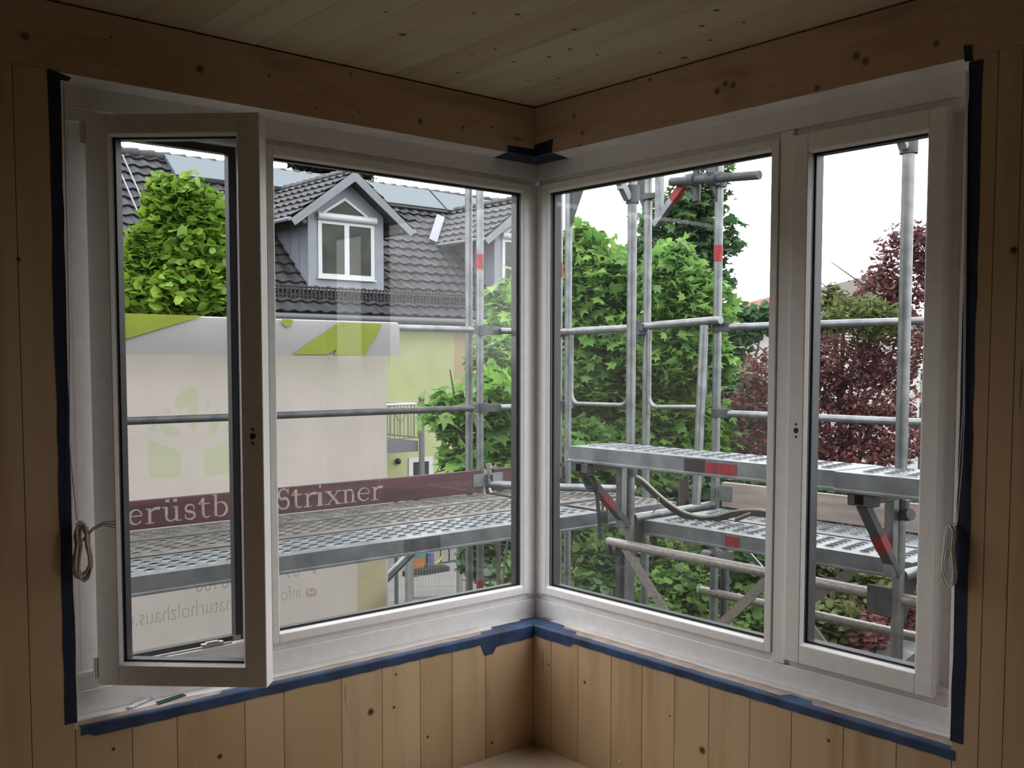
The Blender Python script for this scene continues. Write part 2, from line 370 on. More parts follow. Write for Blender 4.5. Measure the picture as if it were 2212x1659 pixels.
MB().box((.0, .001, ZT-.0015), (SR-.001, RV+.02, ZT-.0002), 0, TR).build('trim_7', m_plaster, kind='structure')
MB().box((SL-.0018, .001, ZB), (SL-.0002, RV+.01, ZT), 0, TL).build('trim_8', m_plaster, kind='structure')
MB().box((SR-.0018, .001, ZB), (SR-.0002, RV+.01, ZT), 0, TR).build('trim_9', m_plaster, kind='structure')
# ------------------------------------------------------------------ masking tape
m_tape = mat('blue_masking_tape', (.030, .068, .155), .55, noise=.45, nscale=9, stretch=(1, 1, 1), bump=.3, col2=(.015, .030, .075))
m_taped = mat('shaded_blue_tape', (.012, .022, .06), .6, noise=.3, nscale=14)  # darker copy of the blue tape, shade put into the colour
def tape(name, label, parts, T, m=m_tape):
    r_ = root(name, T(*parts[0][:3]), label, 'tape')
    return r_
def vstrip(T, s0, s1, z0, z1, th, b, seed=0, n=24):
    R = random.Random(seed); vs = []
    for i in range(n+1):
        z = z0+(z1-z0)*i/n
        a = s0+R.uniform(-.0015, .0015); c = s1+R.uniform(-.002, .002)
        vs += [T(a, 0, z), T(c, 0, z), T(a, -th, z), T(c, -th, z)]
    fs = []
    for i in range(n):
        k = 4*i; fs += [(k+2, k+3, k+7, k+6), (k, k+4, k+5, k+1), (k, k+2, k+6, k+4), (k+1, k+5, k+7, k+3)]
    fs += [(0, 1, 3, 2), (4*n, 4*n+2, 4*n+3, 4*n+1)]
    b.add(vs, fs)
b = MB(); vstrip(TL, 1.683, 1.714, .484, 2.232, .0012, b, 3); b.build('masking_tape', m_taped, label='dark upright blue tape strip left of the open casement', cat='tape')
b = MB(); vstrip(TR, 1.628, 1.662, .487, 2.222, .0012, b, 4); b.build('masking_tape', m_taped, label='long upright blue tape strip beside the closed casement', cat='tape')
b = MB(); b.prism([TL(1.714, -.0014, 2.238), TL(1.655, -.0014, 2.224), TL(1.663, -.0014, 2.214), TL(1.714, -.0014, 2.212)], (0, -.001, 0)); b.build('masking_tape', m_taped, label='short torn tape piece at the upper end of the tape left of the open casement', cat='tape')
b = MB(); b.prism([TR(1.612, -.0014, 2.266), TR(1.632, -.0014, 2.262), TR(1.636, -.0014, 2.222), TR(1.616, -.0014, 2.226)], (-.001, 0, 0)); b.build('masking_tape', m_taped, label='small tape tab on the beam above the closed casement corner', cat='tape')
def edge_tape(T, s0, s1, top, low, m, label, seed):
    """tape folded over the lower edge of the opening: flat part on the ledge, hanging part on the wall"""
    n = 90; vs = []; fs = []
    for i in range(n+1):
        s = s0+(s1-s0)*i/n; a, c = top(s), low(s)
        vs += [T(s, a, ZB+.0024), T(s, .004, ZB+.0030), T(s, -.0022, ZB-.003), T(s, -.0022, c), T(s, -.0004, c), T(s, -.0004, ZB+.0002), T(s, a, ZB+.0014)]
    for i in range(n):
        for j in range(7):
            fs.append((i*7+j, i*7+(j+1) % 7, (i+1)*7+(j+1) % 7, (i+1)*7+j))
    fs += [tuple(range(7)), tuple(7*n+6-j for j in range(7))]
    b = MB(); b.add(vs, fs); return b.build('masking_tape', m, label=label, cat='tape', smooth=True)
def piece(base, ranges, seed, amp=.0015):
    j = jag(0, amp, seed, 1.5)
    def f(s):
        v_ = base
        for a, c, x in ranges:
            if a <= s <= c: v_ = x
        return v_+j(s)
    return f
edge_tape(TL, .0, 1.672, piece(.020, [(0, .16, .075), (.16, .23, .045), (1.13, 1.25, .04)], 11, .003), piece(.434, [(.19, .246, .392), (0, .19, .416), (1.64, 1.68, .445)], 12), m_tape, 'long blue tape folded over the ledge under the left corner window', 11)
b = MB(); b.box((.002, .002, ZB+.0014), (.088, .088, ZB+.0022)); b.build('masking_tape', m_tape, label='square of blue tape covering the ledge right in the room corner', cat='tape')
edge_tape(TR, .0, 1.64, piece(.022, [(0, .10, .08), (.10, .20, .05), (1.1, 1.2, .05)], 13, .003), piece(.438, [(0, .216, .424)], 14), m_tape, 'long blue tape folded over the ledge under the right corner window', 13)
zt = ZT-.002
b = MB(); b.prism([onz(1061, 343, zt), onz(1062, 353, zt), onz(1110, 358, zt), onz(1152, 366, zt), (-.001, .0, zt), (-.135, 0, zt)], (0, 0, -.0012))
b.prism([TL(.135, 0, 2.258), TL(.0, 0, 2.262), TL(0, 0, ZT), TL(.13, 0, ZT)], (0, -.0012, 0))
b.build('masking_tape', m_taped, label='dark tape patch folded under the left beam at the room corner', cat='tape')
b = MB(); b.prism([(0, 0, zt), onz(1153, 366, zt), onz(1180, 355, zt), onz(1228, 342, zt), (0, -.102, zt)], (0, 0, -.0012))
b.prism([TR(.0, 0, 2.276), TR(.102, 0, 2.284), TR(.095, 0, ZT), TR(0, 0, ZT)], (-.0012, 0, 0))
b.build('masking_tape', m_taped, label='dark tape patch standing up the right beam at the room corner', cat='tape')
# scraps on the left ledge
m_green = mat('green_card', (.012, .05, .03), .7); m_scrap = mat('white_scrap', (.62, .64, .66), .7, noise=.2, nscale=40)
zl = ZB+.0022
b = MB(); b.prism([onz(337, 1517, zl), onz(395, 1499, zl), onz(402, 1503, zl), onz(342, 1522, zl)], (0, 0, .002)); b.build('card_strip', m_green, label='dark green strip lying on the ledge below the open casement', cat='strip')
b = MB()
for i in range(9):
    p = onz(282+i*7, 1530-i*3.2, zl); b.ball((p[0], p[1], zl+.004), .013, 6, 4, (1.1, .75, .35))
b.build('paper_scrap', m_scrap, label='crumpled white scrap lying on the ledge below the open casement', cat='scrap')
# screws in the lower walls
m_screw = mat('bright_screw', (.9, .9, .88), .25, metal=.8)
for T, s, z, nm in ((TL, .458, .054, 'shiny screw head low in the left wall, nearest the casement'), (TL, .149, .067, 'shiny screw head low in the left wall by the corner'), (TR, .456, .069, 'shiny screw head low in the right wall')):
    b = MB(); p, q = Vector(T(s, .001, z)), Vector(T(s, -.002, z)); b.tube(p, q, .005, 14, .0035)
    sr = b.build('screw', m_screw, smooth=True, label=nm, cat='screw')
# coiled cords of the shutters
m_cord = mat('beige_cord', (.50, .44, .37), .8); m_cordw = mat('white_cord', (.74, .72, .69), .7); m_wire = mat('brown_wire', (.10, .06, .04), .6)
def coil(T, s, d, ztop, zbot, wd_, n, seed, b, r=.0022):
    R = random.Random(seed); pts = []
    for k in range(n):
        ph = R.uniform(-.3, .3); ww = wd_*R.uniform(.7, 1.1)/2; zz0, zz1 = zbot+R.uniform(0, .025), ztop-R.uniform(0, .02); ds = R.uniform(-.006, .006); dd = R.uniform(-.008, .008)
        for i in range(14):
            t = 2*math.pi*i/14; zz = (zz0+zz1)/2+(zz1-zz0)/2*math.cos(t)
            pinch = .45+.55*abs(math.cos(t)) if True else 1
            pts.append(T(s+ds+ww*math.sin(t)*pinch*(1.2 if zz < (zz0+zz1)/2 else .8)+.01*ph, d+dd+.006*math.cos(t*2+ph), zz))
    b.path(pts, r, 6)
c1 = root('cord_coil', TL(1.66, -.012, .98), 'beige cord coil hanging beside the open casement', 'cord')
b = MB(); pc = ony(178, 1190, -.02); s_ = -pc[0]
coil(TL, s_, -.02, pc[2]+.083, pc[2]-.085, .058, 10, 5, b, .0027); b.build('coil', m_cord, c1, smooth=True)
b = MB(); pa = ony(150, 740, -.006); b.path([TL(1.676, -.004, 2.2), pa, ony(150, 960, -.008), ony(166, 1125, -.02)], .0014, 6); b.build('hanging_line', m_cord, c1, smooth=True)
b = MB()
for k in range(3): b.path([ony(178, 1165+k*3, -.028), ony(200, 1140+k*3, -.03), ony(222, 1128+k*3, -.034), ony(250, 1126+k*7, -.036)], .0012, 5)
b.build('loose_wire_ends', m_wire, c1, smooth=True, label='thin brown wire ends')
c2 = root('cord_coil', TR(1.62, -.012, .98), 'white cord coil hanging beside the closed casement', 'cord')
pc = onx(2056, 1200, -.02); b = MB(); coil(TR, -pc[1], -.02, pc[2]+.085, pc[2]-.088, .04, 6, 8, b); b.build('coil', m_cordw, c2, smooth=True)
b = MB(); b.path([TR(1.622, -.004, 2.2), onx(2081, 880, -.006), onx(2072, 1010, -.012), onx(2064, 1130, -.02)], .0014, 6); b.path([TR(1.626, -.004, 2.2), onx(2084, 880, -.006), onx(2079, 1000, -.010), onx(2068, 1128, -.02)], .0014, 6)
b.build('hanging_line', m_cordw, c2, smooth=True)
G[0] = .56
# ------------------------------------------------------------------ outside: materials
m_galv = mat('galvanised_steel', (.30, .325, .34), .38, metal=.6, noise=.28, nscale=14)
m_galvd = mat('dark_steel', (.10, .108, .118), .55, metal=.3, noise=.35, nscale=18)  # darker steel; on the lower rail the shaded underside is in the colour
m_worn = mat('worn_steel_tube', (.42, .39, .37), .45, metal=.45, noise=.3, nscale=70, col2=(.33, .30, .28))
m_red = mat('red_paint', (.40, .02, .03), .5, noise=.3, nscale=20)
m_deck = mat('deck_steel', (.28, .31, .33), .42, metal=.5, noise=.3, nscale=9)
m_deckd = mat('dusty_deck_steel', (.20, .195, .18), .6, metal=.2, noise=.35, nscale=12)
m_toe = mat('maroon_toe_board', (.105, .042, .050), .7, noise=.35, nscale=5, stretch=(.4, .4, 4))
m_toe2 = mat('weathered_toe_board', (.47, .39, .355), .8, noise=.3, nscale=6, stretch=(.4, .4, 3))
m_cream = mat('cream_lettering', (.42, .37, .32), .7, noise=.2, nscale=30)
m_black = mat('black_foam', (.015, .015, .017), .7); m_tapec = mat('cream_backing', (.42, .40, .32), .7)
TUBE = .0242
# ------------------------------------------------------------------ scaffold decks
def plank(axis, a0, a1, c0, c1, z, m, label, group, shift=.012):
    """steel plank; axis 'x' or 'y' lengthwise from a0 to a1, across c0..c1 (c0 = house side), top at z"""
    P = (lambda a, c, h: (a, c, h)) if axis == 'x' else (lambda a, c, h: (c, a, h))
    r_ = root('scaffold_plank', P((a0+a1)/2, (c0+c1)/2, z-.075), label, 'scaffold plank', group)
    b = MB(); L = a1-a0; pitch = .085; n = max(1, int((L-.10)/pitch)); pitch = (L-.10)/n; mg = .044; rows = 5; wq = (c1-c0-2*mg)/rows
    sgn = 1 if axis == 'x' else -1
    def q(pts): b.add([P(*p) for p in pts], [tuple(range(len(pts)))])
    for (u0, u1, v0, v1) in ((a0, a1, c0, c0+mg), (a0, a1, c1-mg, c1), (a0, a0+.05, c0+mg, c1-mg), (a1-.05, a1, c0+mg, c1-mg)):
        b.add([P(u0, v0, z), P(u1, v0, z), P(u1, v1, z), P(u0, v1, z)], [(0, 1, 2, 3)])
    for i in range(n):
        for j in range(rows):
            u0 = a0+.05+i*pitch; u1 = u0+pitch; v0 = c0+mg+j*wq; v1 = v0+wq
            cu = (u0+u1)/2+(j-2)*(-.014 if axis == 'x' else .006); cv = (v0+v1)/2; hu, hv = pitch*.26, wq*.32
            ang = [k*math.pi/4+math.pi/8 for k in range(8)]
            o = [(u1, cv+.2*wq), (u1-.2*pitch, v1), (u0+.2*pitch, v1), (u0, cv+.2*wq), (u0, cv-.2*wq), (u0+.2*pitch, v0), (u1-.2*pitch, v0), (u1, cv-.2*wq)]
            lip = [(cu+hu*1.12*math.cos(t), cv+hv*1.3*math.sin(t)) for t in ang]; ho = [(cu+hu*math.cos(t), cv+hv*math.sin(t)) for t in ang]
            vs = [P(x, y, z) for x, y in o]+[P(u1, v1, z), P(u0, v1, z), P(u0, v0, z), P(u1, v0, z)]+[P(x, y, z+.001) for x, y in lip]+[P(x, y, z+.006) for x, y in ho]+[P(x, y, z-.008) for x, y in ho]
            fs = [(0, 8, 1), (2, 9, 3), (4, 10, 5), (6, 11, 7)]
            for k in range(8):
                k2 = (k+1) % 8; fs += [(k, k2, 12+k2, 12+k), (12+k, 12+k2, 20+k2, 20+k), (20+k, 20+k2, 28+k2, 28+k)]
            b.add(vs, fs)
    b.build('perforated_top', m, r_, recalc=False)
    for c, s_ in ((c0, 1), (c1, -1)):
        b = MB(); pr = [(c, z-.001), (c, z-.062), (c-s_*.010, z-.067), (c-s_*.010, z-.075), (c+s_*.012, z-.076), (c+s_*.022, z-.075), (c+s_*.022, z-.070), (c+s_*.006, z-.068), (c+s_*.006, z-.001)]
        ex = Vector(P(a1, 0, 0))-Vector(P(a0, 0, 0)); b.prism([P(a0, c_, h) for c_, h in pr], ex)
        b.build('side_rail', m_galv if m is m_deckd else m, r_)
    for a in (a0, a1-.004): MB().box(*[P(a, c0+.01, z-.07), P(a+.004, c1-.01, z-.002)]).build('end_plate', m_galvd, r_)
    return r_
ZD, ZU = .647, 1.05
GD = 'steel planks of the deck along the left front'
plank('x', -2.3, 1.39, 1.00, 1.355, ZD, m_deck, 'long steel scaffold plank nearest the left window, with bright louvred holes', GD)
plank('x', -2.3, 1.39, 1.385, 1.735, ZD, m_deckd, 'middle dusty steel scaffold plank outside the left window', GD)
plank('x', -2.3, 1.39, 1.765, 2.035, ZD, m_deckd, 'outer dusty steel scaffold plank along the maroon lettered board', GD)
GC = 'short steel planks at the scaffold corner'
plank('x', 1.45, 2.05, 1.40, 1.72, ZD, m_deckd, 'short inner plank at the scaffold corner behind the bracket strut', GC)
plank('x', 1.45, 2.05, 1.755, 2.035, ZD, m_deckd, 'short outer plank at the scaffold corner beside the tube on the deck', GC)
plank('x', 1.45, 2.03, 1.00, 1.33, ZD, m_deckd, 'short dusty plank at the scaffold corner nearest the right window', GC)
GR = 'steel planks of the lower deck along the right front'
plank('y', -.80, .665, 1.375, 1.69, ZD, m_deck, 'lower deck plank with a red sticker outside the right window', GR)
plank('y', -.80, .665, 1.72, 2.025, ZD, m_deck, 'lower deck plank along the weathered toe board, under the foam strip', GR)
plank('y', -2.4, -.84, 1.375, 1.69, ZD, m_deck, 'lower deck plank behind the casement, right of the bracket post', GR)
plank('y', -2.4, -.84, 1.72, 2.025, ZD, m_deckd, 'dusty lower deck plank at the edge of the casement view', GR)
GU = 'steel planks raised on the wall brackets'
pu = plank('y', -.705, .785, .94, 1.265, ZU, m_deck, 'raised bracket plank with red and black marks outside the right window', GU)
plank('y', -2.3, -.715, .915, 1.24, ZU, m_deck, 'raised bracket plank seen through the closed casement', GU)
def sticker(px0, px1, zt_, zb_, X, m, par, name):
    y0 = onx(px0, 1000, X)[1]; y1 = onx(px1, 1000, X)[1]
    MB().box((X-.0012, y1, zb_), (X-.0002, y0, zt_)).build(name, m, par)
sticker(1525, 1592, ZU-.014, ZU-.062, .94, m_red, pu, 'red_mark')
sticker(1478, 1523, ZU-.006, ZU-.066, .94, m_black, pu, 'black_mark')
pl_ = bpy.data.objects['scaffold_plank.006']
sticker(1569, 1600, ZD-.012, ZD-.062, 1.375, m_red, pl_, 'red_mark')
MB().box((.09, .9988, ZD-.070), (.30, .9998, ZD-.004)).build('dark_reflection', m_galvd, bpy.data.objects['scaffold_plank'])  # dark patch painted on the plank edge as a reflection in the glass
# ------------------------------------------------------------------ poles, frames
ZG = -2.85
def band(b_px, X=None, Y=None): pass
def pole(x, y, z0, z1, label, bands=(), m=None, group=None, dx=0, dy=0):
    m = m or m_galv; r_ = root('scaffold_pole', (x, y, z0), label, 'scaffold pole', group)
    MB().tube((x, y, z0), (x+dx, y+dy, z1), TUBE, 18).build('tube', m, r_, smooth=True)
    for z_0, z_1 in bands:
        MB().tube((x, y, z_0), (x, y, z_1), TUBE+.0008, 18).build('red_band', m_red, r_, smooth=True)
    return r_
GP = None
def zy(px, py, Y): return ony(px, py, Y)[2]
def zx(px, py, X): return onx(px, py, X)[2]
p1 = pole(1.438, 2.11, ZG, 4.6, 'outer scaffold pole with red bands seen near the right edge of the left window', [(zy(1034, 582, 2.11), zy(1034, 549, 2.11)), (zy(1034, 1300, 2.11), zy(1034, 1253, 2.11))])
for z in (1.665, 1.18): MB().tube((1.435, 2.075, z-.03), (1.435, 2.075, z+.03), .034, 14).build('coupler', m_galvd, p1, smooth=True)
pole(1.425, 2.205, ZG, 4.6, 'thin looking pole standing close behind the red banded pole')
p2 = pole(2.12, 2.11, ZG, 4.6, 'pole with one red band at the left edge of the right window', [(zx(1220, 598, 2.12), zx(1220, 567, 2.12))])
for z in (1.665, 1.18):
    b = MB().tube((2.12, 2.075, z-.03), (2.12, 2.075, z+.03), .034, 14)
    if z < 1.5: b.box((2.13, 2.05, 1.155), (2.20, 2.10, 1.20))
    b.build('coupler', m_galvd, p2)
def frame(pi, po, label, zt_=2.647, bands=(), dz=0.0):
    """welded frame: inner and outer standard, transoms, corner plates"""
    (xi, yi), (xo, yo) = pi, po; r_ = root('scaffold_support', (xi, yi, ZG), label, 'scaffold frame')
    MB().tube((xi, yi, ZG), (xi, yi, 4.6), TUBE, 18).build('standard', m_galv, r_, smooth=True)
    MB().tube((xo, yo, ZG), (xo, yo, 4.6), TUBE, 18).build('standard', m_galv, r_, smooth=True)
    for z in (zt_-2.0-.035+dz, zt_-.035):
        d = Vector((xo-xi, yo-yi, 0)).normalized()*.03
        MB().tube(Vector((xi, yi, z))+d, Vector((xo, yo, z))-d, TUBE, 14).build('transom', m_galv, r_, smooth=True)
        dd = Vector((xo-xi, yo-yi, 0)).normalized(); nn = Vector((-dd.y, dd.x, 0))*.006
        for p, s_ in ((Vector((xi, yi, z)), 1), (Vector((xo, yo, z)), -1)):
            e = dd*s_; b = MB(); b.prism([p+e*.02-nn/2, p+e*.17-nn/2, p+e*.02-nn/2+Vector((0, 0, -.26)), p-nn/2+Vector((0, 0, -.26))], nn); b.build('corner_plate', m_galvd, r_)
    for z_0, z_1 in bands: MB().tube((xo, yo, z_0), (xo, yo, z_1), TUBE+.0008, 18).build('red_band', m_red, r_, smooth=True)
    return r_
fa = frame((1.30, .70), (2.05, .735), 'scaffold frame whose thick inner pole crosses the large right pane, outer pole red banded', dz=.045, bands=[(zx(1549, 566, 2.05), zx(1549, 530, 2.05))])
fb = frame((1.235, -.815), (2.05, -.83), 'scaffold frame whose inner pole crosses the closed casement pane')
fc = frame((2.05, 1.262), (2.12, 2.02), 'scaffold frame at the deck corner seen between the two foreground poles')
MB().tube((2.12, 2.02, 3.6), (2.12, 2.0201, 3.62), .002, 4).build('x', m_galv)
bpy.data.objects.remove(bpy.data.objects['x'])
pole(1.30, .765, ZG, .50, 'short lower pole clamped beside the inner corner pole', m=m_galvd)
P1 = far(1521, 703, 5.45); P2 = far(1504, 1090, 5.45)
pole(P2[0], P2[1], P2[2], P1[2], 'slightly leaning pole ending at the upper guard rail', dx=P1[0]-P2[0], dy=P1[1]-P2[1])
pole(2.13, .72, ZG, .60, 'lower twin pole under the lettering free toe board', m=m_galvd)
# ------------------------------------------------------------------ guard rails and other tubes
def tube_thing(name, pts, label, cat, m=None, r=TUBE, flat=0, group=None):
    b = MB(); b.path(pts, r, 16); 
    return b.build(name, m or m_galv, smooth=True, label=label, cat=cat, group=group)
def rail(p, q, label, m=None):
    p, q = Vector(p), Vector(q); d = (q-p).normalized(); r_ = root('guard_rail', (p+q)/2, label, 'guard rail')
    MB().tube(p+d*.09, q-d*.09, .0195, 16).build('tube', m or m_galv, r_, smooth=True)
    for e, s_ in ((p, 1), (q, -1)):
        b = MB(); b.bar(e-d*s_*.035, e+d*s_*.10, .012, .052); o = b.build('flattened_end', m_galvd, r_, bevel=.004)
    return r_
rail((-2.6, 2.075, 1.667), (1.44, 2.075, 1.667), 'upper guard rail carrying the banner outside the left window', m_galv)
rail((-2.6, 2.075, 1.183), (1.44, 2.075, 1.180), 'lower dark guard rail running in front of the banner', m_galvd)
rail((1.48, 2.075, 1.665), (2.12, 2.075, 1.665), 'short upper guard rail between the outer corner poles')
rail((1.48, 2.075, 1.178), (2.12, 2.075, 1.178), 'short lower guard rail between the outer corner poles')
rail((2.02, .71, 1.663), (2.02, -.83, 1.665), 'upper guard rail outside the right window and casement')
rail((2.02, .71, 1.182), (2.02, -.83, 1.187), 'lower guard rail outside the right window and casement')
rail((2.02, -.87, 1.665), (2.02, -2.4, 1.665), 'upper guard rail beyond the casement view')
def end_guard(p, q, depth, label):
    p, q = Vector(p), Vector(q); d = (q-p).normalized(); r_ = root('end_guard', (p+q)/2, label, 'guard rail')
    MB().tube(p, q, .0235, 16).build('top_tube', m_galv, r_, smooth=True)
    a, c = p+d*.10, q-d*.11; pts = [a+Vector((0, 0, 0)), a+Vector((0, 0, -depth+.07))]
    for k in range(1, 5):
        t = math.pi/2*k/5; pts.append(a+Vector((0, 0, -depth+.07))+d*.07*(1-math.cos(t))+Vector((0, 0, -.07*math.sin(t))))
    pts.append(a+d*.07+Vector((0, 0, -depth))); pts.append(c-d*.07+Vector((0, 0, -depth)))
    for k in range(1, 5):
        t = math.pi/2*k/5; pts.append(c-d*.07+Vector((0, 0, -depth))+d*.07*math.sin(t)+Vector((0, 0, .07*(1-math.cos(t)))))
    pts += [c+Vector((0, 0, -depth+.07)), c]
    MB().path(pts, .0135, 12).build('hanging_loop', m_galv, r_, smooth=True)
    return r_
end_guard((2.09, 2.05, 1.668), (2.05, 1.30, 1.676), .475, 'end guard with a hanging loop left of the foreground pole')
q = onz(1566, 690, 1.705); end_guard((2.02, 1.31, 1.68), (1.985, .66, 1.702), .485, 'end guard with a hanging loop right of the foreground pole')
b = MB(); b.box((1.985, 1.24, 1.655), (2.075, 1.31, 1.70)); b.tube((1.97, 1.262, 1.64), (2.08, 1.262, 1.64), .012, 8); b.tube((2.0, 1.30, 1.60), (2.0, 1.30, 1.72), .03, 12)
b.build('coupler', m_galvd, label='dark coupler joining the two looped end guards', cat='coupler', bevel=.003)
# tube lying on the deck, corner
tube_thing('deck_tube', [(1.445, 2.06, .70), (1.60, 1.86, .693), (2.02, 1.31, .69)], 'bright tube lying across the deck corner behind the post', 'scaffold tube')
# girder below the raised plank
g = root('lattice_girder', (1.25, -.5, .1), 'lattice girder with a flaking top tube below the bracket plank', 'girder')
MB().tube((1.245, .80, .53), (1.245, -2.3, .515), .0242, 16).build('top_tube', m_worn, g, smooth=True)
MB().tube((1.245, .80, .06), (1.245, -2.3, .045), .0242, 16).build('bottom_tube', m_worn, g, smooth=True)
zz = [(.69, .52), (.24, .06), (-.215, .52), (-.67, .06), (-1.12, .52), (-1.57, .06)]
for (y0, h0), (y1, h1) in zip(zz[:-1], zz[1:]): MB().bar((1.247, y0, h0), (1.247, y1, h1), .046, .012, up=(1, 0, 0)).build('diagonal', m_worn, g)
for o in [o for o in g.children if o.name.startswith('diagonal')]: pass
b = MB()
for y in (.785, .735):
    b.tube((1.262, y-.013, .505), (1.262, y+.013, .505), .045, 18)
b.build('coupler', m_galvd, g, smooth=True)
b = MB(); pA, pB = onx(1872, 1288, 1.215), onx(1938, 1300, 1.215)
b.box((1.214, pB[1], .445), (1.226, pA[1], .565)); b.build('clamp_plate', m_galvd, g, bevel=.004)
lg = root('ledger_tube', (2.04, -.7, .15), 'thin bright ledger tube with flat braces low behind the girder', 'scaffold tube')
MB().tube((2.04, .82, .150), (2.04, -2.2, .150), TUBE, 16).build('tube', m_worn, lg, smooth=True)
b = MB(); b.bar(onx(1700, 1332, 2.04), onx(1858, 1221, 2.04), .05, .012, up=(1, 0, 0)); b.build('flat_brace', m_worn, lg)
b = MB(); b.bar(onx(1585, 1158, 2.04), onx(1668, 1252, 2.04), .022, .012, up=(1, 0, 0)); b.build('flat_brace', m_galv, lg)
b = MB(); b.tube((2.0, .70, .36), (2.0, .77, .36), .04, 14); b.tube((2.10, .70, .36), (2.10, .77, .36), .035, 14); b.box((1.98, .68, .335), (2.16, .70, .385)); b.build('coupler', m_galvd, label='double coupler low on the twin poles', cat='coupler')
tube_thing('diagonal_brace', [ony(760, 1325, 2.27), ony(893, 1190, 2.27), ony(1010, 1075, 2.27)], 'round diagonal brace tube showing beside the lower banner edge', 'brace', r=.026)
# wall brackets under the raised planks
def bracket(x, y, label, mirror=1):
    r_ = root('wall_bracket', (x, y, .62), label, 'bracket'); X0 = .925
    b = MB(); b.bar((X0, y, ZU-.100), (x-.02, y, ZU-.100), .045, .045); b.build('arm', m_galvd, r_, bevel=.004)
    b = MB(); b.box((X0-.005, y-.025, ZU-.078), (X0+.035, y+.10, ZU-.070)); b.box((X0, y-.06, ZU-.125), (X0+.05, y+.05, ZU-.078)); b.build('end_claw', m_galvd, r_, bevel=.006)
    a, c = Vector((X0+.03, y, ZU-.12)), Vector((x-.02, y, .625))
    b = MB(); b.bar(a, c, .045, .036); b.build('strut', m_galvd, r_, bevel=.003)
    b = MB(); b.bar(a.lerp(c, .42), a.lerp(c, .64), .047, .038); b.build('red_band', m_red, r_)
    b = MB(); b.box((x-.085, y-.02, .62), (x-.045, y+.02, ZU-.12)); b.build('post', m_galv, r_, bevel=.003)
    b = MB(); b.bar((x-.06, y, .90), (x, y, .90), .03, .05); b.tube((x, y, .88), (x, y, .925), .036, 14); b.build('hook_clamp', m_galvd, r_, bevel=.002)
    return r_
bracket(1.30, .70, 'wall bracket with red band under the left end of the raised plank')
br = bracket(1.235, -.815, 'wall bracket with red band seen through the closed casement')
b = MB(); b.tube(onx(1930, 1118, 1.235), onx(1966, 1112, 1.20), .018, 12); b.tube(onx(1955, 1113, 1.2), onx(1968, 1111, 1.19), .024, 12); b.build('locking_pin', m_galvd, br, smooth=True)
def upper_bracket(x, y, z, label):
    r_ = root('wall_bracket', (x, y, z), label, 'bracket')
    MB().tube((x, y, z), (x, y, z+.09), .035, 14).build('sleeve', m_galvd, r_, smooth=True)
    MB().bar((x-.03, y, z+.02), (x-.34, y, z+.42), .035, .04).build('strut', m_galv, r_, bevel=.003)
    MB().box((x-.10, y-.018, z+.06), (x-.06, y+.018, z+.50)).build('post', m_galv, r_, bevel=.003)
upper_bracket(1.30, .70, 2.275, 'upper bracket foot on the pole crossing the large right pane')
upper_bracket(1.235, -.815, 2.285, 'upper bracket foot at the top of the closed casement pane')
# upper bracket and short tube, top of the right window
ub = root('wall_bracket', (2.05, 1.0, 2.2), 'upper bracket with a red banded strut at the top of the right window', 'bracket')
a, c = Vector(onx(1414, 487, 2.03)), Vector(onx(1490, 380, 2.03))
b = MB(); b.bar(a, c, .04, .036, up=(1, 0, 0)); b.build('strut', m_galv, ub, bevel=.003)
b = MB(); b.bar(a.lerp(c, .52), a.lerp(c, .82), .042, .038, up=(1, 0, 0)); b.build('red_band', m_red, ub)
p = onx(1424, 470, 2.03); b = MB(); b.box((2.01, p[1]-.02, p[2]), (2.05, p[1]+.02, 2.75)); b.build('post', m_galv, ub, bevel=.003)
p = onx(1410, 423, 2.03); b = MB(); b.box((2.01, p[1]-.03, p[2]-.015), (2.05, 1.28, p[2]+.015)); b.tube((2.05, 1.262, p[2]-.02), (2.05, 1.262, p[2]+.02), .034, 14); b.build('hook_clamp', m_galvd, ub)
st = root('short_tube', (1.99, .7, 2.48), 'short horizontal tube clamped to the outer pole at the top', 'scaffold tube')
MB().tube(onx(1450, 393, 1.985), onx(1641, 378, 1.985), TUBE, 18).build('tube', m_galvd, st, smooth=True)
b = MB(); p = onx(1549, 386, 2.0); b.tube((2.05, .735, p[2]-.04), (2.05, .735, p[2]+.04), .038, 14); b.tube((1.985, .76, p[2]), (1.985, .70, p[2]), .038, 14)
p = onx(1500, 388, 2.0); b.tube((1.985, p[1]-.02, p[2]), (1.985, p[1]+.02, p[2]), .036, 14); b.tube((2.02, p[1], p[2]-.12), (2.02, p[1], p[2]+.3), .022, 10); b.build('coupler', m_galvd, st, smooth=True)
# ------------------------------------------------------------------ toe boards
def toe(axis, a0, a1, c, z0, z1, m, label, th=.03):
    P = (lambda a, k, h: (a, k, h)) if axis == 'x' else (lambda a, k, h: (k, a, h))
    r_ = root('toe_board', P((a0+a1)/2, c, z0), label, 'toe board')
    MB().box(P(a0, c, z0), P(a1, c+th, z1)).build('board', m, r_, bevel=.003)
    for a, s_ in ((a0, 1), (a1, -1)):
        b = MB(); lo, hi = sorted((a-s_*.035, a+s_*.07)); zm = (z0+z1)/2+.01
        b.box(P(lo, c-.004, zm-.042), P(hi, c-.0005, zm+.038)); e0, e1 = sorted((a-s_*.035, a-s_*.030)); b.box(P(e0, c-.03, zm-.03), P(e1, c, zm+.03))
        b.tube(P(a-s_*.045, c-.01, zm), P(a-s_*.045, c-.01, zm+.10), .008, 8)
        b.build('end_fitting', m_galv, r_)
    return r_
tl = toe('x', -2.3, 1.40, 2.045, ZD+.004, ZD+.145, m_toe, 'long maroon toe board with cream lettering')
toe('x', 1.50, 2.10, 2.045, ZD+.004, ZD+.145, m_toe, 'short maroon toe board at the outer scaffold corner')
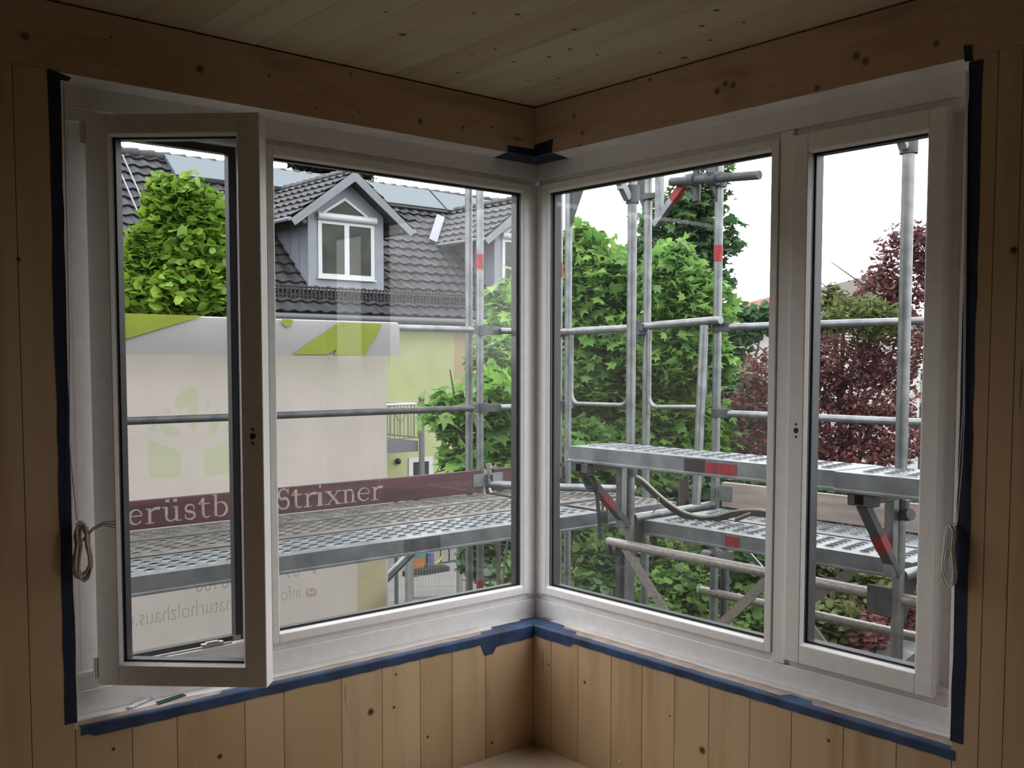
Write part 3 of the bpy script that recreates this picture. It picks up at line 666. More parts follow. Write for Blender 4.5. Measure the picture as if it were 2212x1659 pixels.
toe('y', -.80, .685, 2.045, ZD+.004, ZD+.145, m_toe2, 'weathered pinkish toe board outside the right window')
toe('y', -2.4, -.86, 2.045, ZD+.004, ZD+.145, m_toe2, 'weathered toe board at the edge of the casement view')
# lettering of the long toe board, serif, drawn with pen strokes; v: 0 base, 1 x-height
def arc(cx, cy_, rx, ry, a0, a1, n=22): return [(cx+rx*math.cos(math.radians(a0+(a1-a0)*i/n)), cy_+ry*math.sin(math.radians(a0+(a1-a0)*i/n))) for i in range(n+1)]
K, N = .19, .075
def ser(x, y, w_=.34): return ([(x-w_/2, y), (x+w_/2, y)], N, N)
GL = {
 'e': [(arc(.52, .5, .40, .46, 12, 325), N, 'c'), ([(.14, .56), (.90, .56)], N, N)],
 'r': [([(.30, .02), (.30, .96)], K, K), ser(.30, .03, .56), ([(.05, .93), (.30, .93)], N, N), (arc(.78, .62, .42, .32, 170, 60, 10), N, K*1.1)],
 'u': [([(.24, .96), (.24, .35)], K, K), (arc(.47, .33, .24, .29, 180, 330, 12), K*.8, N), ([(.76, .96), (.76, .04)], K, K), ([(.02, .93), (.24, .93)], N, N), ([(.56, .93), (.76, .93)], N, N), ser(.86, .03, .28)],
 's': [(arc(.50, .74, .30, .23, 20, 250, 14)+arc(.50, .26, .34, .24, 75, -160, 16), K*.75, K*.75), ([(.80, .62), (.80, .88)], N, N), ([(.16, .12), (.16, .38)], N, N)],
 't': [([(.38, 1.32), (.38, .28)], K, K), (arc(.66, .28, .27, .25, 180, 320, 10), K*.8, N), ([(.02, .94), (.90, .94)], N, N), ([(.04, .95), (.38, 1.3)], N, N)],
 'b': [([(.22, 1.48), (.22, .05)], K, K), (arc(.50, .48, .38, .47, 140, -165, 24), N, 'c2'), ([(.0, 1.47), (.22, 1.47)], N, N)],
 'a': [([(.68, .70), (.68, .10)], K, K), (arc(.45, .70, .24, .26, 5, 160, 12), N, N*1.5), (arc(.40, .28, .28, .26, 100, 320, 16), K*.9, N), ([(.42, .54), (.68, .60)], N, N), ser(.80, .04, .26)],
 'S': [(arc(.50, 1.06, .34, .36, 25, 250, 16)+arc(.50, .42, .38, .38, 75, -160, 18), K*.85, K*.85), ([(.84, 1.08), (.86, 1.44)], N, N), ([(.10, .04), (.12, .42)], N, N)],
 'i': [([(.5, .02), (.5, .96)], K*1.6, K*1.6), ser(.5, .03, .95), ([(.05, .93), (.5, .93)], N, N), ([(.34, 1.38), (.66, 1.38)], .2, .2)],
 'x': [([(.18, .96), (.80, .02)], K, K), ([(.80, .96), (.18, .02)], N, N), ser(.2, .94, .4), ser(.82, .94, .3), ser(.16, .03, .3), ser(.82, .03, .4)],
 'n': [([(.24, .02), (.24, .96)], K, K), (arc(.50, .66, .26, .28, 165, 20, 12), N, K*.8), ([(.76, .70), (.76, .02)], K, K), ser(.24, .03, .44), ser(.78, .03, .44), ([(.02, .93), (.24, .93)], N, N)],
 'G': [(arc(.52, .74, .44, .72, 40, 325, 28), N, 'c'), ([(.84, .05), (.84, .62)], K, K), ser(.8, .66, .4)],
}
GL['ü'] = GL['u']+[([(.20, 1.34), (.40, 1.34)], .19, .19), ([(.60, 1.34), (.80, 1.34)], .19, .19)]
def glyph(b, ch, x0, x1, z0, h, Yp):
    wd_ = x1-x0; k = 0
    for pts, wa, wb in GL[ch]:
        n = len(pts); P_ = [(x0+u*wd_, z0+v_*h) for u, v_ in pts]; vs = []
        for i in range(n):
            d = Vector(P_[min(i+1, n-1)])-Vector(P_[max(i-1, 0)]); d.normalize(); nn = Vector((-d.y, d.x))
            if wb == 'c': w_ = K*(.42+.58*max(0, -math.cos(math.radians(12+313*i/(n-1)))))
            elif wb == 'c2': w_ = K*(.42+.58*max(0, math.cos(math.radians(140-305*i/(n-1)))))
            else:
                w_ = wa+(wb-wa)*i/(n-1)
                if n > 20 and ch in 'sS': w_ = K*(.45+.55*(1-abs(2*i/(n-1)-1)))
            w_ *= h/2
            for s_ in (1, -1): vs.append((P_[i][0]+nn.x*w_*s_, Yp-.0008-.0001*k, P_[i][1]+nn.y*w_*s_))
        b.add(vs, [(2*i, 2*i+1, 2*i+3, 2*i+2) for i in range(n-1)]); k += 1
b = MB(); YT = 2.045
base = lambda px: None
def letter(ch, pa, pb, pyb, pyx, h=None):
    A = ony(pa, pyb, YT); B = ony(pb, pyb, YT); Z1 = ony((pa+pb)/2, pyx, YT)[2]
    glyph(b, ch, A[0], B[0], ZD+.028, .078, YT)
for ch, pa, pb in (('G', 232, 272), ('e', 275, 309), ('r', 313, 346), ('ü', 349, 391), ('s', 395, 425), ('t', 428, 456), ('b', 458, 494), ('a', 500, 528), ('u', 530, 566), ('S', 598, 627), ('t', 630, 655), ('r', 656, 684), ('i', 684, 699), ('x', 702, 738), ('n', 739, 770), ('e', 771, 801), ('r', 802, 827)):
    letter(ch, pa, pb, 1100, 1080)
b.build('lettering', m_cream, tl, label='cream serif lettering')
# ------------------------------------------------------------------ things lying about the scaffold
def band_strip(pts, wd_, mats_, name, label, cat):
    """soft strip following points, black on one side, cream on the other"""
    r_ = root(name, pts[len(pts)//2], label, cat)
    for k, (m, o0, o1) in enumerate(mats_):
        b = MB(); vs = []
        for i, p in enumerate(pts):
            p = Vector(p); vs += [p+Vector((0, 0, o0)), p+Vector((.012, 0, o0)), p+Vector((.012, 0, o1)), p+Vector((0, 0, o1))]
        n = len(pts); fs = []
        for i in range(n-1):
            for j in range(4): fs.append((i*4+j, i*4+(j+1) % 4, i*4+4+(j+1) % 4, i*4+4+j))
        fs += [(0, 1, 2, 3), (4*n-1, 4*n-2, 4*n-3, 4*n-4)]
        b.add(vs, fs); b.build(('foam', 'backing')[k], m, r_, smooth=True)
def smoothpts(P_, n=6):
    out = []; P_ = [Vector(p) for p in P_]; Q = [P_[0]]+P_+[P_[-1]]
    for i in range(1, len(Q)-2):
        for k in range(n):
            t = k/n; a, b_, c, d = Q[i-1], Q[i], Q[i+1], Q[i+2]
            out.append(.5*((2*b_)+(c-a)*t+(2*a-5*b_+4*c-d)*t*t+(3*b_-a-3*c+d)*t**3))
    out.append(Q[-2]); return out
fp = [onx(1362, 1030, 1.42), onx(1385, 1040, 1.44), onx(1420, 1072, 1.46), onx(1450, 1096, 1.50), onx(1480, 1113, 1.54), onx(1515, 1121, 1.58), onx(1550, 1118, 1.62), onx(1590, 1108, 1.66), onx(1640, 1107, 1.68), onx(1690, 1118, 1.70)]
band_strip(smoothpts(fp), .02, ((m_black, -.022, .008), (m_tapec, .0085, .018)), 'foam_strip', 'black foam strip with cream backing curling across the lower deck', 'foam strip')
fp2 = [onx(1587, 1124, 1.52), onx(1600, 1119, 1.55), onx(1618, 1112, 1.60)]
band_strip(fp2, .02, ((m_black, -.010, .006), (m_tapec, .0065, .012)), 'foam_strip', 'short rolled foam end lying on the lower deck', 'foam strip')
b = MB(); sp_ = smoothpts([onx(1262, 1028, .99), onx(1280, 1030, .99), onx(1288, 1060, .985), onx(1291, 1090, .98), onx(1294, 1120, .98), onx(1296, 1166, .98)])
vs = [];
for p in sp_: vs += [p+Vector((0, .012, 0)), p-Vector((0, .012, 0)), p+Vector((.004, -.012, 0)), p+Vector((.004, .012, 0))]
b.add(vs, [(4*i+j, 4*i+(j+1) % 4, 4*i+4+(j+1) % 4, 4*i+4+j) for i in range(len(sp_)-1) for j in range(4)]); b.build('hanging_strap', m_black, label='black strap hanging from the left bracket', cat='strap')
b = MB(); b.path(smoothpts([onx(1258, 1025, .975), onx(1262, 1040, .97), onx(1270, 1053, .965), onx(1282, 1052, .96)]), .009, 6); b.build('black_cloth', m_black, label='black rag bunched on the end of the left bracket', cat='cloth')
b = MB(); b.path(smoothpts([onx(1422, 1075, 1.45), onx(1421, 1090, 1.46), onx(1413, 1104, 1.47), onx(1399, 1116, 1.48)]), .003, 6); b.build('wire_loop', m_tapec, label='thin pale wire loop hanging from the foam strip', cat='wire')
b = MB(); hk = [onx(1301, 1106, 1.22), onx(1303, 1085, 1.22), onx(1308, 1078, 1.22), onx(1313, 1085, 1.22), onx(1310, 1106, 1.22)]; b.path(smoothpts(hk), .007, 8); b.build('deck_hook', m_galv, smooth=True, label='bent steel hook at the end of the long left planks', cat='hook')
# ------------------------------------------------------------------ banner
def sheet(name, col, tr, nz=.06): return mat(name, col, .7, noise=nz, nscale=3, trans=tr)
m_ban = sheet('banner_fabric', (.61, .56, .525), .66); m_flap = sheet('banner_reverse_grey', (.42, .43, .435), .2); m_flapg = sheet('banner_green_print', (.34, .43, .035), .2, .12)
def film(name, tint):
    m = bpy.data.materials.new(name); m.use_nodes = True; n = m.node_tree.nodes; n.remove(n['Principled BSDF']); t = n.new('ShaderNodeBsdfTransparent'); t.inputs[0].default_value = (*tint, 1)
    m.node_tree.links.new(t.outputs[0], n['Material Output'].inputs[0]); return m
m_shgreen = film('show_through_green', (.95, .99, .90)); m_shy = film('show_through_yellow', (.992, 1, .975)); m_shy2 = film('show_through_ochre', (.93, .925, .79))
m_txt = film('show_through_grey', (.85, .82, .85)); m_txt1 = film('show_through_letters', (.66, .62, .64))
YB = 2.19
bn = root('banner', (-.5, YB, .3), 'pale scaffold banner with green print hanging over the upper guard rail', 'banner')
xr = ony(834, 900, YB)[0]; b = MB(); n, mm = 30, 16; x0b = -6.5; zlow = -1.2  # unseen left length added to keep sky reflections off the right pane
zt_b = ony(600, 688, 2.1)[2]
vs = [];
for i in range(n+1):
    for j in range(mm+1):
        x = x0b+(xr-x0b)*i/n; z = zlow+(1.668-zlow)*j/mm; vs.append((x, YB-.005+.006*math.sin(x*5+z*2)*math.sin(z*3), z))
b.add(vs, [(i*(mm+1)+j, (i+1)*(mm+1)+j, (i+1)*(mm+1)+j+1, i*(mm+1)+j+1) for i in range(n) for j in range(mm)])
b.build('sheet', m_ban, bn, smooth=True, recalc=False)
YF = 2.045; b = MB()   # folded top over the rail
pr = [(YB-.004, 1.60), (YB-.006, 1.668), (YB-.03, 1.690), (2.075, 1.6985), (2.055, 1.692), (YF, 1.667), (YF, 1.56), (YF, ony(700, 768, YF)[2])]
xs = [x0b+(xr-x0b)*i/20 for i in range(21)]; vs = [(x, y+.003*math.sin(x*4), z) for x in xs for y, z in pr]
b.add(vs, [(i*8+j, (i+1)*8+j, (i+1)*8+j+1, i*8+j+1) for i in range(20) for j in range(7)]); b.build('folded_top', m_flap, bn, smooth=True, recalc=False)
def patch(px, Y, m, name, par, off=.002, sc_=None, sub=None):
    b = MB(); pts = [ony(x, y, Y) for x, y in px]; b.prism([(p[0], Y-off, p[2]) for p in pts], (0, -.0006, 0)); return b.build(name, m, par, label=sub)
cA = lambda L_, k, ox, oy: [(x/k+ox, y/k+oy) for x, y in L_]
fl = YF-.006
patch([(205, 678)]+cA([(50, 68), (800, 92), (700, 118), (380, 212), (62, 308), (-120, 362)], 4.147, 250, 660)+[(205, 748)], fl, m_flapg, 'green_print', bn, sub='olive green printed shape')
patch(cA([(590, 150), (970, 165), (940, 250), (880, 325), (810, 450), (548, 443), (562, 392), (480, 440), (170, 438), (420, 265)], 4.147, 590, 660), fl, m_flapg, 'green_print', bn)
patch(cA([(75, 122), (176, 126), (172, 160), (150, 185), (120, 192), (90, 175), (78, 150)], 4.147, 590, 660), fl, m_flapg, 'green_print', bn)
yb_ = YB-.018
LG = [[(520, 865), (545, 815), (640, 738), (680, 722), (715, 735), (738, 770), (748, 1040), (700, 1140), (655, 1095), (640, 1040), (650, 960), (640, 895), (575, 950), (540, 920)],
 [(415, 965), (470, 915), (485, 965)], [(285, 1100), (320, 1065), (350, 1060), (375, 1130), (290, 1125)], [(385, 1060), (520, 1065), (580, 1150), (570, 1185), (480, 1165), (420, 1140)],
 [(800, 850), (860, 880), (805, 955)], [(850, 1040), (950, 1035), (880, 1160), (815, 1170)], [(885, 965), (905, 930), (935, 965)], [(1010, 1045), (1050, 1035), (1055, 1100), (970, 1130)],
 [(290, 1205), (580, 1305), (585, 1400), (575, 1545), (310, 1550), (295, 1500)], [(780, 1300), (1060, 1190), (1110, 1180), (1110, 1490), (1000, 1515), (800, 1520)]]
b = MB()
for L_ in LG: b.prism([(p[0], yb_-.001, p[2]) for p in (ony(x/4.147+250, y/4.147+660, yb_) for x, y in L_)], (0, -.0006, 0))
b.build('tree_emblem', m_shgreen, bn, label='faint green tree emblem')
patch(cA([(-700, 250), (1004, 250), (1004, 1000), (800, 910), (620, 820), (400, 720), (60, 592), (-700, 500)], 4.147, 590, 660)[:8], yb_, m_shy, 'show_through', bn, off=0)
patch([(773, 1180), (834, 1180), (834, 1420), (770, 1420)], yb_, m_shy2, 'show_through', bn, off=0)
b = MB()
for T_ in ([(592, 762), (770, 744), (684, 826)], [(585, 770), (585, 908), (655, 842)], [(776, 752), (776, 892), (712, 828)], [(590, 916), (774, 900), (706, 836), (684, 846), (662, 848)]):
    b.prism([(p[0], yb_-.001, p[2]) for p in (ony(x/8.296+590, y/8.296+1180, yb_) for x, y in T_)], (0, -.0006, 0))
b.build('envelope_sign', m_txt, bn)
patch(cA([(700, 405), (735, 400), (765, 440), (760, 480), (735, 500), (705, 450)], 8.296, 590, 1180), yb_, m_txt, 'telephone_sign', bn)
def mtext(s_, px_right, py_base, height, name, kx=.73):
    cu = bpy.data.curves.new('txt', 'FONT'); cu.body = s_; cu.size = height; cu.offset = -.0022; cu.resolution_u = 3; cu.space_character = 1.0
    ob = bpy.data.objects.new('txt', cu); sc.collection.objects.link(ob); dg = bpy.context.evaluated_depsgraph_get(); dg.update()
    me = bpy.data.meshes.new_from_object(ob.evaluated_get(dg)); bpy.data.objects.remove(ob); bpy.data.curves.remove(cu)
    p = ony(px_right, py_base, yb_); b = MB()
    b.add([(p[0]-v_.co.x*kx, yb_-.0018, p[2]+v_.co.y) for v_ in me.vertices], [tuple(f.vertices) for f in me.polygons])
    wdt = max(v_.co.x for v_ in me.vertices); b.build(name, m_txt1, bn, recalc=False); return p[0]-wdt
hh = .116
mtext('info', 651, 1291.5, hh, 'mirrored_lettering')
mtext('-naturholzhaus.de', 515, 1315, hh*1.06, 'mirrored_lettering')
mtext('08460', 513, 1267, hh*1.12, 'mirrored_lettering')
mtext('09', 648, 1246, hh*1.12, 'mirrored_lettering')
# ------------------------------------------------------------------ ground
m_yard = mat('paved_yard', (.26, .25, .24), .85, noise=.12, nscale=3); m_grass = mat('lawn', (.04, .045, .025), .95, noise=.5, nscale=4, bump=.6, spec=0)
MB().box((-60, 6.2, ZG-.2), (14, 60, ZG)).build('ground_yard', m_yard, kind='structure')
MB().box((-60, -60, ZG-.2), (14, 6.2, ZG-.002)).build('ground_lawn', m_grass, kind='structure')
MB().box((14, -60, ZG-.2), (90, 60, ZG-.004)).build('ground_garden', m_grass, kind='structure')
m_ext = mat('timber_house_wall', (.4, .38, .35), .9)
b = MB(); b.box((-6, .2, ZG), (.45, .3, ZB-.05)); b.box((.2, -6, ZG), (.3, .2, ZB-.05)); b.build('wall_outer', m_ext, kind='structure')
# ------------------------------------------------------------------ neighbour house
m_yel = mat('yellow_render', (.46, .50, .25), .85, noise=.06, nscale=2); m_org = mat('apricot_render', (.46, .36, .22), .85, noise=.06, nscale=2)
m_tile = mat('dark_roof_tile', (.062, .066, .074), .65, noise=.35, nscale=3, attr=.5, spec=.25)
m_tile2 = mat('dormer_roof_tile', (.10, .105, .115), .6, noise=.3, nscale=3, attr=.45, spec=.25)
m_gut = mat('grey_gutter', (.10, .11, .12), .5)
m_zinc = mat('grey_zinc_sheet', (.27, .30, .35), .5, noise=.12, nscale=2); m_zincd = mat('grey_barge_board', (.22, .245, .28), .5, noise=.1, nscale=2)
m_fwood = mat('brown_eaves_wood', (.10, .07, .045), .8); m_wwin = mat('white_plastic_window', (.62, .65, .68), .4)
m_dglass = mat('dark_house_glass', (.05, .06, .045), .25, spec=.15, noise=.5, nscale=2); m_solar = mat('solar_panel_glass', (.15, .19, .22), .5, spec=.25)
m_guard = mat('dark_snow_guard', (.012, .012, .014), .6); m_rail = mat('steel_railing', (.20, .21, .20), .5, metal=.3); m_slab = mat('balcony_slab', (.16, .155, .17), .7)
pE = far(745, 684, 21.2); YE, ZE = pE[1], ony(745, 690, pE[1])[2]
SLP = .86
pR = None
def roof_at(px, py, off=0.0):
    """point where the pixel ray meets the main roof plane"""
    r = ray(px, py); z0 = ZE+.10+off
    t = (z0-CAM[2]+SLP*(CAM[1]-YE))/(r[2]-SLP*r[1]); return CAM+r*t
pr_ = roof_at(784, 401); YR, ZR = pr_[1], pr_[2]
XW = roof_at(150, 400)[0]-45; XE_ = ony(1172, 500, YR)[0]  # long unseen west end added to block the sky reflected in the panes
YF_ = YE+.45                                              # facade stands back under the eaves
XS = ony(981.5, 850, YF_)[0]
hs = root('house', (XS-4, YF_+4, ZG), 'yellow house with dark tiled roof, dormers and solar panels behind the banner', 'house')
MB().box((XW, YF_, ZG), (XS, YF_+8, ZE+.3)).build('yellow_wall', m_yel, hs)
MB().box((XS, YF_+.02, ZG), (XE_, YF_+8, ZE+.3)).build('apricot_wall', m_org, hs)
def tiles(b, O, U, V, N_, lu, lv, clip=None, row=.33, wav=.30, du=.05, amp=.045, step=.055):
    """wavy tile rows: O origin at the eaves, U along, V up the slope, N_ normal"""
    O, U, V, N_ = Vector(O), Vector(U), Vector(V), Vector(N_); nu = int(lu/du); nv = int(lv/row)
    R = random.Random(3)
    for j in range(nv+1):
        v0 = j*row; v1 = min(v0+row+.02, lv); run = []
        for i in range(nu+1):
            u = i*du; ph = 2*math.pi*(u/wav+.5*(j % 2)*0); h = amp*(.5+.5*math.sin(ph))**1.5
            ok = clip(u, v0+row*.5) if clip else True
            run.append((O+U*u+V*v0+N_*(h+step), O+U*u+V*v1+N_*(h), O+U*u+V*v0+N_*(h+step-.035), ok))
        for i in range(nu):
            if run[i][3] and run[i+1][3]:
                b.add([run[i][0], run[i+1][0], run[i+1][1], run[i][1]], [(0, 1, 2, 3)], ((i//6*7+j*13) % 11)/11)
                b.add([run[i][2], run[i+1][2], run[i+1][0], run[i][0]], [(0, 1, 2, 3)], 1.0)  # row steps always take the darkest tone, a painted shadow line
cs = 1/math.hypot(1, SLP); Vr = Vector((0, cs, SLP*cs)); Nr = Vector((0, -SLP*cs, cs)); LV = (YR-YE)/cs
b = MB(); tiles(b, (XW, YE, ZE+.10), (1, 0, 0), Vr, Nr, XE_-XW, LV)
b.add([(XW, YE, ZE+.08), (XE_, YE, ZE+.08), (XE_, YR, ZR-.02), (XW, YR, ZR-.02), (XE_, 2*YR-YE, ZE+.08), (XW, 2*YR-YE, ZE+.08)], [(0, 1, 2, 3), (3, 2, 4, 5)])
b.build('main_roof', m_tile, hs, recalc=False)
b = MB(); x = XW
while x < XE_: b.tube((x, YR, ZR+.03), (x+.40, YR, ZR+.045), .10, 10, .125); x += .36
b.build('ridge_tiles', m_tile, hs, smooth=True)
MB().tube((XW, YE-.06, ZE+.02), (XE_, YE-.06, ZE+.02), .075, 12).build('gutter', m_gut, hs, smooth=True)
for i in range(26):
    x = XS-16+i*.8; MB().box((x, YE+.05, ZE-.12), (x+.10, YF_, ZE+.04)).build('rafter_end', m_fwood, hs)
MB().box((XW, YE+.02, ZE+.03), (XE_, YF_, ZE+.06)).build('eaves_board', m_fwood, hs)
# snow guard
gz = Vector((0, YE, ZE+.10))+Vr*.42; b = MB()
for k in range(4): b.tube((XW, gz.y-.02, gz.z+.09+k*.065), (XE_, gz.y-.02, gz.z+.09+k*.065), .02, 5)
x = ony(560, 650, gz.y)[0]; xe = ony(1130, 650, gz.y)[0]; i = 0
while x < xe: b.box((x, gz.y-.06, gz.z+.05), (x+.03, gz.y-.04, gz.z+.31)); x += .095
b.build('snow_guard', m_guard, hs)
# dormers
SP = None
def dpt(px, py, Yd): return ony(px, py, Yd)
Yd = roof_at(747, 628)[1]
A_ = dpt(666.5, 620, Yd); B_ = dpt(829, 620, Yd); WX0, WX1 = A_[0], B_[0]
ZWB = roof_at(747, 628)[2]; apex = ony(758, 371, Yd-.35); ZAP = apex[2]; XC = (WX0+WX1)/2
eL = ony(631, 470, Yd-.35); HW = XC-eL[0]; ZEV = eL[2]
def dormer(dx, label, pane2=True):
    xc = XC+dx; r_ = root('dormer', (xc, Yd, ZWB), label, parent=hs)
    yb = lambda z: YE+(z-ZE-.10)/SLP       # where the main roof reaches height z
    w2 = (WX1-WX0)/2; zs = ZAP-.14-(ZAP-ZEV)*w2/HW
    ytop = yb(ZAP)
    b = MB(); b.prism([(xc-w2, Yd, ZWB-.1), (xc+w2, Yd, ZWB-.1), (xc+w2, Yd, zs), (xc, Yd, ZAP-.14), (xc-w2, Yd, zs)], (0, ytop-Yd, 0)); b.build('cheeks_and_front', m_zinc, r_)
    for px in (642, 618):
        x_ = 0
    b = MB()
    for k in (.35, .75): b.box((xc-w2-.02, Yd+k*1.0, ZWB-.1), (xc-w2, Yd+k*1.0+.03, zs)); b.box((xc+w2, Yd+k, ZWB-.1), (xc+w2+.02, Yd+k+.03, zs))
    b.build('standing_seams', m_zincd, r_)
    # roof slopes, front overhang .35
    yf = Yd-.35; sl = math.hypot(HW, ZAP-ZEV)
    for s_ in (-1, 1):
        U = Vector((0, 1, 0)); V = Vector((-s_*HW, 0, ZAP-ZEV))/sl; Nn = Vector((s_*(ZAP-ZEV), 0, HW))/sl
        O = Vector((xc+s_*HW, yf, ZEV)); b = MB(); Ly = ytop-yf+.05
        tiles(b, O, U, V, Nn, Ly, sl, clip=lambda u, v, V=V, O=O: (O+U*u+V*v).y < yb((O+V*v).z)+.25)
        zt2 = [O, O+U*(yb(ZEV)-yf), Vector((xc, ytop, ZAP)), Vector((xc, yf, ZAP))]
        b.add([p-Nn*.01 for p in zt2]+[p-Nn*.09 for p in zt2], [(0, 1, 2, 3), (7, 6, 5, 4), (0, 3, 7, 4)]); b.build('dormer_roof', m_tile2, r_, recalc=False)
        b = MB(); b.prism([(xc+s_*(HW+.04), yf-.02, ZEV-.03), (xc, yf-.02, ZAP+.03), (xc, yf-.02, ZAP-.19), (xc+s_*(HW+.04)-s_*.10, yf-.02, ZEV-.15)], (0, .03, 0)); b.build('barge_board', m_zincd, r_)
        b = MB(); b.tube((xc+s_*(HW+.05), yf, ZEV-.02), (xc+s_*(HW+.05), yb(ZEV), ZEV-.02), .045, 8); b.build('dormer_gutter', m_zinc, r_, smooth=True)
        b = MB(); b.box((xc+s_*HW*.80-.04, yf+.03, ZEV-.08), (xc+s_*HW*.80+.05, yb(ZEV)-.3, ZEV+.0)); b.build('purlin', m_fwood, r_)
    b = MB(); y = yf
    while y < ytop+.1: b.tube((xc, y, ZAP+.035), (xc, y+.34, ZAP+.05), .075, 8, .095); y += .30
    b.build('dormer_ridge', m_tile2, r_, smooth=True)
    MB().box((xc-w2-.12, Yd-.16, ZWB-.16), (xc+w2+.14, Yd+.02, ZWB+.02)).build('apron_flashing', m_zinc, r_)
    # window
    q0, q1 = ony(687, 601, Yd), ony(807, 487, Yd); a, c = q0[0]+dx, q1[0]+dx; z0, z1 = q0[2]+.02, q1[2]+.02; y1 = Yd-.03
    b = MB(); t = .09; mx = (a+c)/2
    ring(b, lambda s, d, z: (s, d, z), a+t, c-t, z0+t, z1-t, t, t, y1, Yd); b.box((mx-.06, y1, z0+t), (mx+.06, Yd, z1-t)); b.box((a-.03, y1-.04, z0-.03), (c+.03, y1, z0+.0)); b.build('window_frame', m_wwin, r_)
    for s0, s1 in ((a+t, mx-.06), (mx+.06, c-t)): MB().box((s0, Yd-.012, z0+t), (s1, Yd-.004, z1-t)).build('window_pane', m_dglass, r_)
    MB().tube((a-.03, y1-.01, z1+.06), (c+.03, y1-.01, z1+.06), .085, 12).build('shutter_box', m_wwin, r_, smooth=True)
    t1 = [ony(x, y, Yd) for x, y in ((687, 463), (743, 427), (803, 479-10))]
    tz = t1[0][2]; tri = [(t1[0][0]+dx, tz), (t1[2][0]+dx-.02, tz), ((t1[1][0])+dx, t1[1][2])]
    cx_, cz_ = sum(p[0] for p in tri)/3, sum(p[1] for p in tri)/3; inn = [(cx_+(x-cx_)*.78, cz_+(z-cz_)*.74) for x, z in tri]
    b = MB(); vs = [(x, Yd-.04, z) for x, z in tri]+[(x, Yd-.04, z) for x, z in inn]+[(x, Yd, z) for x, z in tri]+[(x, Yd, z) for x, z in inn]
    for k in range(3):
        j = (k+1) % 3
        b.add([vs[k], vs[j], vs[j+3], vs[k+3], vs[k+6], vs[j+6], vs[j+9], vs[k+9]], [(0, 1, 2, 3), (0, 1, 5, 4), (3, 2, 6, 7)])
    b.build('gable_window_frame', m_wwin, r_); b = MB(); b.prism([(x, Yd-.012, z) for x, z in inn], (0, .008, 0)); b.build('gable_window_pane', m_dglass, r_)
    return r_
dormer(0, 'whole dormer with white window')
DX = ony(1049.5, 513, Yd-.35)[0]-eL[0]
dormer(DX, 'dormer cut by the window edge')
# solar collectors
def on_roof(px, py): return Vector(roof_at(px, py+9))+Nr*.08
for nm, P_ in (('a', [(351, 334), (592, 364), (600, 404), (377, 379)]), ('c', [(784, 389), (921, 411), (958, 452), (833, 437)]), ('d', [(926, 412), (1072, 436), (1100, 470), (963, 453)])):
    b = MB(); pts = [on_roof(*p) for p in P_]
    if nm == 'a': pts[1] = on_roof(690, 377); pts[2] = on_roof(706, 417)
    b.prism([p-Nr*.02 for p in pts], Nr*.08); b.build('solar_collector', m_solar, hs)
b = MB(); e0, e1 = on_roof(377, 380), on_roof(500, 394); b.bar(e0-Nr*.05, e1-Nr*.05, .10, .10, up=tuple(Nr)); e0, e1 = on_roof(833, 439), on_roof(963, 455); b.bar(e0, e1, .10, .06, up=tuple(Nr)); b.build('collector_rail', m_guard, hs)
b = MB(); b.prism([on_roof(452, 444), on_roof(496, 449), on_roof(496, 456), on_roof(452, 451)], Nr*.04); b.build('roof_window_hood', m_zinc, hs)
b = MB(); b.prism([on_roof(476, 470), on_roof(498, 474), on_roof(500, 525), on_roof(484, 522)], Nr*.03); b.build('roof_window', m_solar, hs)
for pa, pb in (((262, 335), (305, 432)), ((250, 355), (300, 470))):
    MB().bar(on_roof(*pa)+Nr*.03, on_roof(*pb)+Nr*.03, .03, .02, up=tuple(Nr)).build('lightning_wire', m_zinc, hs)
MB().bar(on_roof(948, 466)+Nr*.05, on_roof(931, 520)+Nr*.05, .22, .02, up=tuple(Nr)).build('valley_sheet', m_zinc, hs)
# balcony
yb0, yb1 = YF_-1.25, YF_
bl = root('balcony', (ony(880, 970, yb0)[0], yb0, ony(880, 970, yb0)[2]), 'balcony', parent=hs)
x1 = ony(903, 960, yb0)[0]; x0 = x1-2.2; zt2, zb2 = ony(890, 953, yb0)[2], ony(890, 976, yb0)[2]
MB().box((x0, yb0, zb2), (x1, yb1, zt2)).build('balcony_slab', m_slab, bl)
zr = ony(880, 873, yb0)[2]; b = MB(); b.tube((x0, yb0, zr), (x1, yb0, zr), .028, 8); b.tube((x1, yb0, zr), (x1, yb1, zr), .02, 8); b.build('handrail', m_wwin, bl, smooth=True)
zl_ = zt2+.07; b = MB(); b.tube((x0, yb0, zl_), (x1, yb0, zl_), .012, 6); b.tube((x1, yb0, zl_), (x1, yb1, zl_), .012, 6)
k = 0; x = x1
while x > x0: b.tube((x, yb0, zl_), (x, yb0, zr if k % 5 == 0 else zr-.22), .009, 5); x -= .12; k += 1
y = yb0
while y < yb1: b.tube((x1, y, zl_), (x1, y, zr), .009, 5); y += .13
b.tube((x1-.15, yb0, zr-.02), (x1-.45, yb0, zr-.4), .009, 5); b.tube((x1-.75, yb0, zr-.02), (x1-.45, yb0, zr-.4), .009, 5)
b.build('balusters', m_rail, bl)
pp = ony(911, 960, yb0-.05); b = MB(); b.tube((pp[0], yb0-.05, ZG), (pp[0], yb0-.05, ony(911, 866, yb0-.05)[2]), .062, 12); b.ball((pp[0], yb0-.05, ony(911, 861, yb0-.05)[2]), .07, 10, 8); b.build('balcony_post', m_slab, bl, smooth=True)
